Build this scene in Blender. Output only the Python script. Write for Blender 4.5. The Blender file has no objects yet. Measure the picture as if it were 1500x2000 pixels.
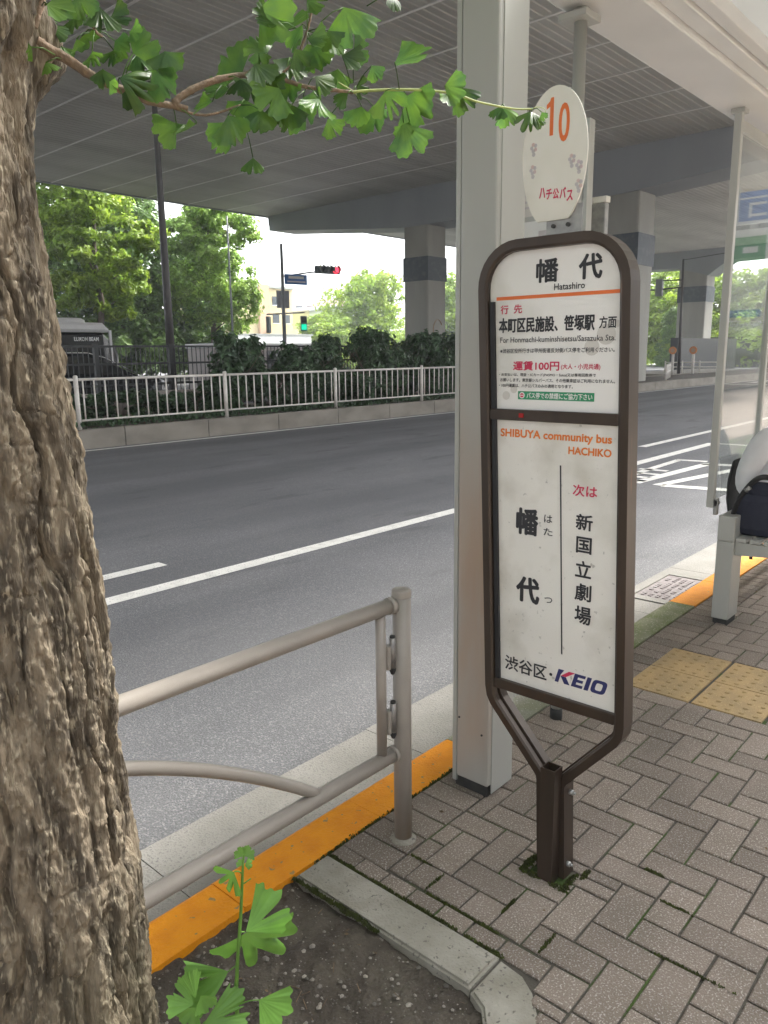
import bpy, bmesh, math, random
import numpy as np
from mathutils import Vector, Matrix, Euler
random.seed(7); rng = np.random.default_rng(7)
SC = bpy.context.scene
C = SC.collection
R = math.radians

# ------------------------------------------------------------------ camera
AX = np.array([[0.665, 0.158, -0.730], [-0.747, 0.125, -0.653], [-0.012, 0.979, 0.201]])
u_, s_, v_ = np.linalg.svd(AX); AX = u_ @ v_          # world = AX @ camera axes
EYE = np.array([0.0, 0.0, 1.6])
cam = bpy.data.cameras.new("camera"); co = bpy.data.objects.new("camera", cam); C.objects.link(co)
cam.sensor_fit = 'VERTICAL'; cam.sensor_height = 36; cam.lens = 27.0
cam.clip_start = 0.05; cam.clip_end = 2000
m4 = Matrix([list(AX[0]) + [0], list(AX[1]) + [0], list(AX[2]) + [1.6], [0, 0, 0, 1]])
co.matrix_world = m4
SC.camera = co

# ------------------------------------------------------------------ sky, sun, exposure
SUN_DIR = Vector((0.62, -0.10, 0.80)).normalized()      # towards the sun
w = bpy.data.worlds.new("World"); SC.world = w; w.use_nodes = True
nt = w.node_tree; nt.nodes.clear()
sky = nt.nodes.new('ShaderNodeTexSky'); sky.sky_type = 'NISHITA'; sky.sun_disc = False
sky.sun_elevation = math.asin(SUN_DIR.z); sky.sun_rotation = math.atan2(SUN_DIR.x, SUN_DIR.y)
sky.dust_density = 4.0; sky.air_density = 1.0; sky.ozone_density = 1.0
hs = nt.nodes.new('ShaderNodeHueSaturation'); hs.inputs['Saturation'].default_value = 0.22
bg = nt.nodes.new('ShaderNodeBackground'); bg.inputs['Strength'].default_value = 0.15
wo = nt.nodes.new('ShaderNodeOutputWorld')
nt.links.new(sky.outputs[0], hs.inputs['Color']); nt.links.new(hs.outputs[0], bg.inputs[0]); nt.links.new(bg.outputs[0], wo.inputs[0])
sl = bpy.data.lights.new("sun", 'SUN'); so = bpy.data.objects.new("sun", sl); C.objects.link(so)
sl.energy = 1.8; sl.angle = R(14); sl.color = (1.0, 0.95, 0.88)
so.rotation_euler = SUN_DIR.to_track_quat('Z', 'Y').to_euler()
SC.view_settings.view_transform = 'Standard'; SC.view_settings.look = 'None'
SC.view_settings.gamma = 1.0; SC.view_settings.exposure = 2.5
SC.render.engine = 'CYCLES'
SC.cycles.max_bounces = 8; SC.cycles.diffuse_bounces = 5; SC.cycles.transparent_max_bounces = 12
SC.cycles.use_denoising = True

# ------------------------------------------------------------------ materials
def M(name, col, rough=0.6, col2=None, scale=4.0, lo=0.35, hi=0.65, stretch=(1, 1, 1), bump=0.0, bscale=60.0, metal=0.0,
      spec=0.5, speck=None, sscale=150.0, slo=0.6, shi=0.7, island=0.0, detail=5.0, trans=0.0):
    """base colour, a second colour mixed in by noise, bright or dark specks, relief"""
    m = bpy.data.materials.new(name); m.use_nodes = True
    t = m.node_tree; n = t.nodes; L = t.links; b = n['Principled BSDF']
    b.inputs['Roughness'].default_value = rough; b.inputs['Metallic'].default_value = metal
    b.inputs['Specular IOR Level'].default_value = spec
    tc = n.new('ShaderNodeTexCoord'); mp = n.new('ShaderNodeMapping'); mp.inputs['Scale'].default_value = stretch
    L.new(tc.outputs['Object'], mp.inputs[0])
    c = None
    def rgb(v):
        r = n.new('ShaderNodeRGB'); r.outputs[0].default_value = (*v, 1); return r.outputs[0]
    def mix(f, a, bb, mode='MIX'):
        x = n.new('ShaderNodeMix'); x.data_type = 'RGBA'; x.blend_type = mode
        if isinstance(f, float): x.inputs[0].default_value = f
        else: L.new(f, x.inputs[0])
        L.new(a, x.inputs[6]); L.new(bb, x.inputs[7]); return x.outputs[2]
    def noise(s, d=detail, a=0.3, bb=0.7, src=None):
        x = n.new('ShaderNodeTexNoise'); x.inputs['Scale'].default_value = s; x.inputs['Detail'].default_value = d
        L.new(mp.outputs[0] if src is None else src, x.inputs['Vector'])
        r = n.new('ShaderNodeMapRange'); r.inputs[1].default_value = a; r.inputs[2].default_value = bb
        L.new(x.outputs[0], r.inputs[0]); return r.outputs[0], x.outputs[0]
    c = rgb(col)
    if col2 is not None:
        f, _ = noise(scale, a=lo, bb=hi); c = mix(f, c, rgb(col2))
    if speck is not None:
        f, _ = noise(sscale, 2.0, slo, shi); c = mix(f, c, rgb(speck))
    if island:
        g = n.new('ShaderNodeNewGeometry'); h = n.new('ShaderNodeHueSaturation')
        r = n.new('ShaderNodeMapRange'); r.inputs[3].default_value = 1 - island; r.inputs[4].default_value = 1 + island
        L.new(g.outputs['Random Per Island'], r.inputs[0]); L.new(r.outputs[0], h.inputs['Value']); L.new(c, h.inputs['Color']); c = h.outputs[0]
    L.new(c, b.inputs['Base Color'])
    if bump:
        _, x = noise(bscale, 4.0); bp = n.new('ShaderNodeBump'); bp.inputs['Strength'].default_value = bump; bp.inputs['Distance'].default_value = 0.01
        L.new(x, bp.inputs['Height']); L.new(bp.outputs[0], b.inputs['Normal'])
    if trans:
        tr = n.new('ShaderNodeBsdfTranslucent'); L.new(c, tr.inputs[0])
        ms = n.new('ShaderNodeMixShader'); ms.inputs[0].default_value = trans
        L.new(b.outputs[0], ms.inputs[1]); L.new(tr.outputs[0], ms.inputs[2]); L.new(ms.outputs[0], n['Material Output'].inputs[0])
    return m
def glass(name, tint, refl=1.0, rough=0.02, haze=0.0):
    m = bpy.data.materials.new(name); m.use_nodes = True; t = m.node_tree; n = t.nodes; L = t.links
    n.remove(n['Principled BSDF'])
    tr = n.new('ShaderNodeBsdfTransparent'); tr.inputs[0].default_value = (*tint, 1)
    gl = n.new('ShaderNodeBsdfGlossy'); gl.inputs['Roughness'].default_value = rough
    lw = n.new('ShaderNodeLayerWeight'); lw.inputs[0].default_value = .5
    fr = n.new('ShaderNodeMath'); fr.operation = 'POWER'; fr.inputs[1].default_value = 3.8; L.new(lw.outputs['Facing'], fr.inputs[0])
    ms = n.new('ShaderNodeMixShader'); L.new(fr.outputs[0], ms.inputs[0]); L.new(tr.outputs[0], ms.inputs[1]); L.new(gl.outputs[0], ms.inputs[2])
    out = ms.outputs[0]
    if haze:
        d = n.new('ShaderNodeBsdfDiffuse'); d.inputs[0].default_value = (.8, .82, .8, 1)
        m2 = n.new('ShaderNodeMixShader'); m2.inputs[0].default_value = haze; L.new(out, m2.inputs[1]); L.new(d.outputs[0], m2.inputs[2]); out = m2.outputs[0]
    L.new(out, n['Material Output'].inputs[0]); return m
def emit(name, col, s):
    m = bpy.data.materials.new(name); m.use_nodes = True; b = m.node_tree.nodes['Principled BSDF']
    b.inputs['Base Color'].default_value = (*col, 1); b.inputs['Emission Color'].default_value = (*col, 1); b.inputs['Emission Strength'].default_value = s
    return m

MT = {}
MT['asphalt'] = M('asphalt', (.115, .118, .125), .88, (.138, .140, .146), 1.2, speck=(.28, .28, .28), sscale=105, slo=.50, shi=.74, bump=.8, bscale=130)
def streak(m, col, sx, sy, amt, lo=.42, hi=.62):
    """long worn bands along the road"""
    t = m.node_tree; n = t.nodes; L = t.links; b = n['Principled BSDF']; old = b.inputs['Base Color'].links[0].from_socket
    tc = n.new('ShaderNodeTexCoord'); mp = n.new('ShaderNodeMapping'); mp.inputs['Scale'].default_value = (sx, sy, 1); L.new(tc.outputs['Object'], mp.inputs[0])
    no = n.new('ShaderNodeTexNoise'); no.inputs['Scale'].default_value = 1; no.inputs['Detail'].default_value = 6; L.new(mp.outputs[0], no.inputs[0])
    r = n.new('ShaderNodeMapRange'); r.inputs[1].default_value = lo; r.inputs[2].default_value = hi; r.inputs[4].default_value = amt; L.new(no.outputs[0], r.inputs[0])
    x = n.new('ShaderNodeMix'); x.data_type = 'RGBA'; L.new(r.outputs[0], x.inputs[0]); L.new(old, x.inputs[6]); x.inputs[7].default_value = (*col, 1); L.new(x.outputs[2], b.inputs['Base Color'])
streak(MT['asphalt'], (.085, .088, .093), .08, .9, .65); streak(MT['asphalt'], (.07, .07, .072), .9, 2.6, .5, .60, .68)
MT['ground'] = M('ground_asphalt', (.10, .10, .105), .9, (.13, .13, .13), .5)
MT['line'] = M('road_paint', (.78, .77, .72), .7, (.60, .59, .55), 9, .45, .75, speck=(.2, .2, .2), sscale=70, slo=.62, shi=.70, bump=.4, bscale=110)
MT['gutter'] = M('gutter_concrete', (.27, .262, .24), .85, (.20, .195, .175), 2.5, speck=(.16, .16, .15), sscale=120, slo=.58, shi=.66, bump=.5, bscale=120)
MT['kerbstone'] = M('kerb_concrete', (.33, .32, .28), .85, (.24, .25, .17), 4, .4, .6, speck=(.5, .5, .46), sscale=110, slo=.62, shi=.72, bump=.5, bscale=100)
MT['mosskerb'] = M('kerb_moss', (.25, .26, .16), .9, (.17, .20, .08), 6, .4, .6, speck=(.42, .41, .33), sscale=90, slo=.58, shi=.68, bump=.6, bscale=90)
MT['orange'] = M('kerb_orange_paint', (.92, .345, .005), .6, (.83, .285, .005), 14, .4, .7, speck=(.40, .27, .13), sscale=34, slo=.665, shi=.70, bump=.5, bscale=90)
MT['brick'] = M('paver', (.238, .194, .157), .9, (.182, .150, .119), 2.2, .4, .62, speck=(.42, .38, .34), sscale=190, slo=.56, shi=.66, island=.16, bump=.5, bscale=160)
MT['joint'] = M('joint_soil', (.078, .07, .056), .95, (.05, .085, .015), 5, .50, .60, bump=.6, bscale=80)
MT['edging'] = M('edging_concrete', (.34, .32, .27), .9, (.24, .225, .18), 7, .4, .62, speck=(.14, .13, .11), sscale=75, slo=.63, shi=.70, bump=.5, bscale=120)
MT['soil'] = M('soil', (.068, .056, .043), .95, (.105, .09, .068), 9, .42, .62, speck=(.15, .135, .115), sscale=170, slo=.65, shi=.72, bump=1.0, bscale=90)
MT['pebble'] = M('pebble', (.24, .22, .18), .8, (.18, .16, .14), 60, island=.5)
MT['moss'] = M('moss', (.095, .125, .022), .95, (.07, .075, .025), 60, bump=1, bscale=150)
MT['tactile'] = M('tactile_tile', (.46, .32, .15), .85, (.35, .255, .13), 5, .4, .65, speck=(.58, .44, .22), sscale=150, slo=.6, shi=.7, bump=.4, bscale=150)
MT['bark'] = M('bark', (.195, .158, .110), .95, (.072, .058, .041), 34, .40, .60, stretch=(1, 1, .22), speck=(.29, .25, .18), sscale=120, slo=.56, shi=.68, bump=1.0, bscale=130)
MT['twig'] = M('twig_bark', (.27, .185, .125), .8, (.16, .12, .08), 40, stretch=(1, 1, 1), bump=.5, bscale=120)
MT['greentwig'] = M('green_shoot', (.36, .42, .14), .6)
MT['leaf'] = M('ginkgo_leaf', (.115, .225, .03), .40, (.055, .135, .035), 28, island=.5, trans=.42, spec=.5)
MT['sprout'] = M('sprout_leaf', (.125, .275, .04), .45, (.095, .215, .032), 25, island=.15, trans=.30)
MT['rail'] = M('beige_rail_paint', (.37, .335, .295), .38, (.33, .30, .265), 8, bump=.05, bscale=60)
MT['steel'] = M('hinge_steel', (.36, .34, .32), .4, (.25, .24, .23), 40, metal=.5)
MT['alu'] = M('grey_aluminium', (.47, .48, .45), .42, (.43, .44, .41), 3, stretch=(1, 1, .2), metal=.15)
MT['alurust'] = M('stained_aluminium', (.47, .475, .445), .42, (.43, .435, .405), 3.0, stretch=(1, 1, .3), metal=.1)
def stain(m, col, z0, z1, z2, amt, sc=5.0):
    """a rusty run-off stain that sits between two heights"""
    t = m.node_tree; n = t.nodes; L = t.links; b = n['Principled BSDF']; old = b.inputs['Base Color'].links[0].from_socket
    tc = n.new('ShaderNodeTexCoord'); sp = n.new('ShaderNodeSeparateXYZ'); L.new(tc.outputs['Object'], sp.inputs[0])
    r1 = n.new('ShaderNodeMapRange'); r1.inputs[1].default_value = z2; r1.inputs[2].default_value = z1; L.new(sp.outputs[2], r1.inputs[0])
    r2 = n.new('ShaderNodeMapRange'); r2.inputs[1].default_value = 0; r2.inputs[2].default_value = z0; L.new(sp.outputs[2], r2.inputs[0])
    mp = n.new('ShaderNodeMapping'); mp.inputs['Scale'].default_value = (1, 1, .25); L.new(tc.outputs['Object'], mp.inputs[0])
    no = n.new('ShaderNodeTexNoise'); no.inputs['Scale'].default_value = sc; no.inputs['Detail'].default_value = 5; L.new(mp.outputs[0], no.inputs[0])
    r3 = n.new('ShaderNodeMapRange'); r3.inputs[1].default_value = .3; r3.inputs[2].default_value = .65; L.new(no.outputs[0], r3.inputs[0])
    m1 = n.new('ShaderNodeMath'); m1.operation = 'MULTIPLY'; L.new(r1.outputs[0], m1.inputs[0]); L.new(r2.outputs[0], m1.inputs[1])
    m2 = n.new('ShaderNodeMath'); m2.operation = 'MULTIPLY'; L.new(m1.outputs[0], m2.inputs[0]); L.new(r3.outputs[0], m2.inputs[1])
    m3 = n.new('ShaderNodeMath'); m3.operation = 'MULTIPLY'; m3.inputs[1].default_value = amt; L.new(m2.outputs[0], m3.inputs[0])
    x = n.new('ShaderNodeMix'); x.data_type = 'RGBA'; L.new(m3.outputs[0], x.inputs[0]); L.new(old, x.inputs[6]); x.inputs[7].default_value = (*col, 1); L.new(x.outputs[2], b.inputs['Base Color'])
stain(MT['rail'], (.30, .20, .12), .01, .03, .16, .75, 12)
stain(MT['bark'], (.085, .095, .035), .01, .1, .75, .55, 9)
stain(MT['alurust'], (.44, .25, .13), .35, .75, 1.7, .8)
MT['darkgap'] = M('dark_rubber', (.03, .03, .032), .8, (.05, .05, .045), 30)
MT['roofwhite'] = M('white_roof_metal', (.72, .72, .70), .3, (.66, .66, .64), 3, spec=.6)
MT['roofpanel'] = M('translucent_roof', (.62, .63, .62), .5, (.55, .56, .55), 1.5, trans=.40)
MT['bronze'] = M('bronze_frame', (.066, .047, .034), .33, (.050, .036, .027), 12, stretch=(1, 1, .15), metal=.35, speck=(.16, .08, .04), sscale=25, slo=.70, shi=.8)
MT['recess_shade'] = M('black_recess_shade', (.015, .015, .017), .5)
MT['panel'] = M('sign_panel', (.82, .81, .78), .35, (.66, .65, .60), 5, .48, .75)
MT['panel2'] = M('weathered_panel', (.77, .755, .70), .45, (.61, .59, .525), 6.5, .50, .72, speck=(.46, .45, .41), sscale=60, slo=.68, shi=.76)
MT['disc'] = M('disc_enamel', (.76, .74, .67), .4, (.72, .70, .62), 9)
MT['black'] = M('black_print', (.018, .02, .024), .5, (.03, .03, .034), 50)
MT['navy'] = M('navy_print', (.025, .03, .13), .5)
MT['redp'] = M('red_print', (.58, .03, .09), .5)
MT['orangep'] = M('orange_print', (.74, .165, .035), .5)
MT['orangep2'] = M('bright_orange_print', (.80, .22, .03), .5, (.70, .19, .03), 60)
MT['greenp'] = M('green_print', (.03, .28, .13), .5)
MT['whitep'] = M('white_print', (.8, .8, .78), .5)
MT['flowp'] = M('faded_pink_print', (.66, .50, .45), .5, (.58, .50, .52), 20)
MT['flowp2'] = M('faded_grey_print', (.52, .49, .50), .5)
MT['bubble'] = M('pale_grey_print', (.62, .60, .56), .5)
MT['galv'] = M('galvanised', (.42, .42, .40), .4, (.30, .30, .29), 30, metal=.6)
MT['concrete'] = M('viaduct_concrete', (.36, .35, .31), .85, (.27, .265, .235), .5, stretch=(1, 1, .25), bump=.2, bscale=6)
MT['steelbeam'] = M('painted_steel_beam', (.30, .315, .33), .6, (.26, .275, .29), .4, stretch=(1, 1, .3))
MT['soffit'] = M('soffit_cladding', (.56, .55, .51), .55, (.47, .46, .43), .35)
streak(MT['soffit'], (.36, .35, .325), .06, .5, .6)
MT['seam'] = M('soffit_seam', (.82, .81, .78), .5)
MT['band'] = M('pier_dark_band', (.055, .07, .085), .6, (.10, .11, .12), 3, .5, .7)
MT['whitefence'] = M('white_railing_paint', (.72, .68, .62), .5, (.60, .55, .49), 6, .5, .7)
MT['blackfence'] = M('black_fence_paint', (.02, .022, .022), .5)
MT['lamp'] = M('dark_lamp_paint', (.035, .032, .032), .45, (.05, .045, .042), 3)
MT['median'] = M('median_kerb', (.27, .245, .205), .85, (.20, .18, .15), 1.2, .4, .65, stretch=(1, 1, 2), bump=.3, bscale=25)
MT['wall'] = M('low_block_wall', (.36, .32, .28), .85, (.28, .25, .22), 2)
MT['shrub'] = M('shrub_leaf', (.065, .12, .05), .4, (.042, .088, .038), 1.5, island=.45, trans=.15)
MT['treeA'] = M('bright_tree_leaf', (.30, .41, .045), .5, (.21, .33, .045), .4, island=.35, trans=.48)
MT['treeB'] = M('tree_leaf', (.31, .45, .09), .5, (.23, .37, .08), .4, island=.4, trans=.40)
MT['treeC'] = M('dark_tree_leaf', (.16, .27, .055), .5, (.11, .20, .05), .5, island=.4, trans=.18)
MT['trunk'] = M('far_trunk', (.16, .125, .095), .9, (.10, .08, .06), 3, stretch=(1, 1, .3))
MT['carblack'] = M('black_car_paint', (.012, .012, .014), .15, (.016, .016, .018), 3, spec=.7)
MT['carwhite'] = M('white_vehicle_paint', (.74, .73, .71), .3, (.68, .67, .65), 1.5)
MT['carglass'] = M('dark_car_glass', (.012, .014, .016), .06, spec=.8)
MT['tyre'] = M('tyre_rubber', (.02, .02, .02), .85)
MT['chrome'] = M('bright_trim', (.6, .6, .6), .2, metal=1.0)
MT['taillight'] = M('red_lens', (.4, .02, .02), .2)
MT['signblue'] = M('blue_sign', (.06, .19, .52), .5)
MT['signgreen'] = M('green_sign', (.03, .30, .10), .5)
MT['signwhite'] = M('white_sign', (.78, .79, .77), .5, (.7, .71, .7), 2)
MT['yellowwall'] = M('yellow_render', (.62, .52, .30), .8, (.57, .47, .27), 1)
MT['orangewall'] = M('orange_render', (.54, .36, .23), .8)
MT['pinkwall'] = M('pink_tile_wall', (.50, .36, .31), .8, (.44, .32, .28), 1)
MT['greenwall'] = M('pale_green_siding', (.44, .50, .34), .7, (.40, .46, .31), .8, stretch=(1, 1, 6))
MT['greywall'] = M('grey_tile_wall', (.33, .34, .34), .7, (.28, .29, .29), .7)
MT['window'] = M('far_window', (.06, .075, .09), .1, spec=.7)
MT['roofgrey'] = M('roof_sheet', (.30, .32, .30), .6)
MT['red_on'] = emit('signal_red', (.9, .03, .06), .8)
MT['green_on'] = emit('signal_green', (.0, .26, .14), .7)
MT['lensoff'] = M('dark_lens', (.04, .05, .05), .2)
MT['signal'] = M('signal_housing', (.14, .17, .18), .5)
MT['poleg'] = M('grey_pole', (.27, .28, .29), .5, (.22, .23, .24), 3)
MT['reflector'] = M('orange_reflector', (.70, .26, .08), .4)
MT['skin'] = M('skin', (.55, .34, .25), .5, (.5, .29, .21), 40)
MT['shirt'] = M('white_shirt_cloth', (.72, .73, .75), .8, (.66, .67, .69), 9, bump=.3, bscale=25)
MT['navycloth'] = M('navy_cloth', (.018, .022, .042), .8, (.024, .028, .05), 30, bump=.3, bscale=200)
MT['blackcloth'] = M('black_webbing', (.014, .014, .016), .7, bump=.3, bscale=300)
MT['hair'] = M('black_hair', (.015, .012, .011), .5, (.03, .022, .018), 80, stretch=(1, 1, .1))
MT['shoe'] = M('dark_shoe', (.02, .018, .017), .5)
MT['cover'] = M('grate_iron', (.24, .22, .22), .6, (.15, .13, .13), 18, metal=.3, bump=.4, bscale=60)
MT['paper'] = M('orange_paper', (.55, .30, .16), .7, (.62, .42, .28), 40)
MT['truckside'] = M('truck_side_paint', (.34, .30, .28), .4, (.29, .26, .24), 2)
MT['litter'] = M('dead_leaf', (.22, .15, .085), .9, (.12, .085, .05), 60, island=.4)
MT['glass'] = glass('shelter_glass', (.95, .97, .96), haze=.02)
MT['glassfrost'] = glass('frosted_strip', (.86, .88, .84), haze=.22)

# ------------------------------------------------------------------ mesh helpers
class MB:
    def __init__(s): s.v = []; s.f = []; s.mi = []; s.sm = []; s.mats = []
    def mat(s, m):
        if m not in s.mats: s.mats.append(m)
        return s.mats.index(m)
    def add(s, vs, fs, m=None, smooth=False):
        o = len(s.v); k = s.mat(m); s.v += [tuple(x) for x in vs]
        for f in fs: s.f.append([o + i for i in f]); s.mi.append(k); s.sm.append(smooth)
    def box(s, c, d, m=None, rot=None, bevel=0.0):
        x, y, z = d[0] / 2, d[1] / 2, d[2] / 2
        if bevel <= 0:
            vs = [(i * x, j * y, k * z) for i in (-1, 1) for j in (-1, 1) for k in (-1, 1)]
            fs = [(0, 1, 3, 2), (4, 6, 7, 5), (0, 4, 5, 1), (2, 3, 7, 6), (0, 2, 6, 4), (1, 5, 7, 3)]
        else:
            bm = bmesh.new(); bmesh.ops.create_cube(bm, size=1)
            for q in bm.verts: q.co = Vector((q.co.x * d[0], q.co.y * d[1], q.co.z * d[2]))
            bmesh.ops.bevel(bm, geom=bm.edges[:], offset=bevel, segments=2, affect='EDGES', profile=.5)
            bm.verts.index_update()
            vs = [tuple(q.co) for q in bm.verts]; fs = [[q.index for q in f.verts] for f in bm.faces]; bm.free()
        Mx = rot if rot is not None else Matrix.Identity(3)
        s.add([tuple(Mx @ Vector(q) + Vector(c)) for q in vs], fs, m)
    def b2(s, lo, hi, m=None, bevel=0.0):
        s.box([(a + b) / 2 for a, b in zip(lo, hi)], [b - a for a, b in zip(lo, hi)], m, bevel=bevel)
    def tube(s, pts, r, m=None, n=12, caps=True, smooth=True, squash=None):
        pts = [Vector(p) for p in pts]; k = len(pts); rs = r if isinstance(r, (list, tuple)) else [r] * k
        tang = [(pts[min(i + 1, k - 1)] - pts[max(i - 1, 0)]).normalized() for i in range(k)]
        ref = Vector((0, 0, 1)) if abs(tang[0].z) < .9 else Vector((1, 0, 0))
        a = tang[0].cross(ref).normalized(); vs = []; fs = []
        for i in range(k):
            a = (a - tang[i] * a.dot(tang[i])).normalized(); b = tang[i].cross(a)
            for j in range(n):
                t = 2 * math.pi * j / n
                vs.append(pts[i] + (a * math.cos(t) + b * math.sin(t) * (squash or 1)) * rs[i])
        for i in range(k - 1):
            for j in range(n):
                fs.append((i * n + j, i * n + (j + 1) % n, (i + 1) * n + (j + 1) % n, (i + 1) * n + j))
        s.add(vs, fs, m, smooth)
        if caps:
            o = len(s.v) - k * n; kk = s.mat(m)
            s.f.append([o + j for j in reversed(range(n))]); s.mi.append(kk); s.sm.append(False)
            s.f.append([o + (k - 1) * n + j for j in range(n)]); s.mi.append(kk); s.sm.append(False)
    def cyl(s, p, q, r, m=None, n=16, r2=None): s.tube([p, q], [r, r2 if r2 is not None else r], m, n)
    def prism(s, poly, axis, a, b, m=None, smooth=False):
        """poly of 2-D points extruded along axis from a to b (axis 0: (y,z), 1: (x,z), 2: (x,y))"""
        def P(p, t): return [(t, p[0], p[1]), (p[0], t, p[1]), (p[0], p[1], t)][axis]
        n = len(poly); vs = [P(p, a) for p in poly] + [P(p, b) for p in poly]
        fs = [list(range(n))[::-1], [n + i for i in range(n)]] + [(i, (i + 1) % n, n + (i + 1) % n, n + i) for i in range(n)]
        s.add(vs, fs, m, smooth)
    def lathe(s, c, prof, m=None, n=24, smooth=True):
        vs = []; fs = []; k = len(prof)
        for (r, z) in prof:
            for j in range(n): t = 2 * math.pi * j / n; vs.append((c[0] + r * math.cos(t), c[1] + r * math.sin(t), c[2] + z))
        for i in range(k - 1):
            for j in range(n): fs.append((i * n + j, i * n + (j + 1) % n, (i + 1) * n + (j + 1) % n, (i + 1) * n + j))
        s.add(vs, fs, m, smooth)
    def build(s, name, parent=None, mats=None, normals=True):
        me = bpy.data.meshes.new(name); me.from_pydata(s.v, [], s.f)
        for x in (s.mats if mats is None else mats): me.materials.append(x)
        me.polygons.foreach_set('material_index', s.mi); me.polygons.foreach_set('use_smooth', s.sm)
        if normals:
            bm = bmesh.new(); bm.from_mesh(me); bmesh.ops.recalc_face_normals(bm, faces=bm.faces[:]); bm.to_mesh(me); bm.free()
        me.update(); o = bpy.data.objects.new(name, me); C.objects.link(o)
        if parent: o.parent = parent; o.matrix_parent_inverse = pinv(parent)
        return o
def pinv(p):
    mm = p.matrix_basis.copy(); q = p.parent
    if q is not None: mm = (q.matrix_basis @ q_inv(p)) @ mm if False else wm(p)
    return mm.inverted()
def wm(o):
    if o.parent is None: return o.matrix_basis.copy()
    return wm(o.parent) @ o.matrix_parent_inverse @ o.matrix_basis
def q_inv(p): return p.matrix_parent_inverse
def tag(o, label, cat, group=None):
    o['label'] = label; o['category'] = cat
    if group: o['group'] = group
    return o
def thing(name, loc, label, cat, group=None):
    o = bpy.data.objects.new(name, None); o.empty_display_size = .1; C.objects.link(o); o.location = loc
    return tag(o, label, cat, group)
def struct(name, mb, kind='structure'):
    o = mb.build(name); o['kind'] = kind; return o
def copy_tree(o, parent=None):
    c = o.copy(); C.objects.link(c)
    if parent: c.parent = parent; c.matrix_parent_inverse = o.matrix_parent_inverse.copy()
    for ch in [x for x in bpy.data.objects if x.parent == o]: copy_tree(ch, c)
    return c
def ray(u, v):
    """direction in the world of a point of the 1500 x 2000 photograph"""
    return AX @ np.array([(u - 750) / 1500., -(v - 1000) / 1500., -1.])
def at(u, v, hd):
    d = ray(u, v); return Vector(EYE + d * hd / math.hypot(d[0], d[1]))

def text_mesh(body, bold=0.0, res=3):
    c = bpy.data.curves.new('lettering', 'FONT'); c.body = body; c.offset = bold; c.resolution_u = res
    o = bpy.data.objects.new('lettering', c); C.objects.link(o)
    dg = bpy.context.evaluated_depsgraph_get(); me = bpy.data.meshes.new_from_object(o.evaluated_get(dg))
    vs = np.array([v.co[:] for v in me.vertices]); fs = [list(p.vertices) for p in me.polygons]
    bpy.data.objects.remove(o); bpy.data.curves.remove(c); bpy.data.meshes.remove(me)
    return vs, fs
def put_text(mb, body, y0, y1, z0, z1, x, m, bold=0.0, res=3, shear=0.0):
    """lettering on a face looking towards -X: y0 is its left end, y1 its right end"""
    vs, fs = text_mesh(body, 0.0, res)
    a = vs.min(0); b = vs.max(0); t = (vs[:, :2] - a[:2]) / np.maximum(b[:2] - a[:2], 1e-6)
    e = bold * min(abs(z1 - z0), abs(y1 - y0) * 1.2); sg = 1 if y0 > y1 else -1
    ring = [(0, 0)] + ([(math.cos(k * .7854), math.sin(k * .7854)) for k in range(8)] if e > 0 else [])
    for k, (dy, dz) in enumerate(ring):          # heavier strokes: the same outline laid again a hair to each side
        P = [(x - k * 1.2e-5, (y0 - sg * e) + (y1 - y0 + 2 * sg * e) * p[0] + dy * e, (z0 + e) + (z1 - z0 - 2 * e) * p[1] + dz * e) for p in t]
        mb.add(P, fs, m)
def vnoise(x, y, seed):
    """smooth value noise of arrays, period 256"""
    g = np.random.default_rng(seed).random((256, 256)); xi = np.floor(x).astype(int); yi = np.floor(y).astype(int)
    fx = x - xi; fy = y - yi; fx = fx * fx * (3 - 2 * fx); fy = fy * fy * (3 - 2 * fy)
    i0, i1, j0, j1 = xi % 256, (xi + 1) % 256, yi % 256, (yi + 1) % 256
    return (g[i0, j0] * (1 - fx) + g[i1, j0] * fx) * (1 - fy) + (g[i0, j1] * (1 - fx) + g[i1, j1] * fx) * fy

# ================================================================== SETTING
Y_IN, Y_OUT, Y_GUT, ZR = 1.642, 1.822, 2.275, -0.12
mb = MB(); mb.add([(-250, -250, -.16), (420, -250, -.16), (420, 420, -.16), (-250, 420, -.16)], [(0, 1, 2, 3)], MT['ground']); struct('ground', mb)
mb = MB(); mb.add([(-80, Y_GUT - .02, ZR), (160, Y_GUT - .02, ZR), (160, 14.3, ZR), (-80, 14.3, ZR)], [(0, 1, 2, 3)], MT['asphalt']); struct('road', mb)
mb = MB(); mb.add([(-80, 18.6, ZR), (260, 18.6, ZR), (260, 31, ZR), (-80, 31, ZR)], [(0, 1, 2, 3)], MT['asphalt']); struct('far_road', mb)
mb = MB()
x = -30.0
while x < 60:
    mb.b2((x + .002, Y_OUT + .002, -.3), (x + 1.198, Y_GUT + rng.uniform(-.006, .006), ZR + .006), MT['gutter']); x += 1.2
struct('gutter', mb)
# lane markings
mb = MB(); zp = ZR + .004
def quad(y0, y1, x0, x1, skew=0.0): mb.add([(x0, y0, zp), (x1, y0, zp), (x1 + skew, y1, zp), (x0 + skew, y1, zp)], [(0, 1, 2, 3)], MT['line'])
quad(4.93, 5.09, -30, 8.3); quad(5.53, 5.67, -.5, 3.44); quad(5.53, 5.67, -10, -5)
quad(5.73, 5.89, 13.6, 21.5); quad(4.90, 5.08, 10.0, 14.9); quad(4.27, 4.93, 14.82, 14.98)
quad(13.72, 13.86, -60, 120)
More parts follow.
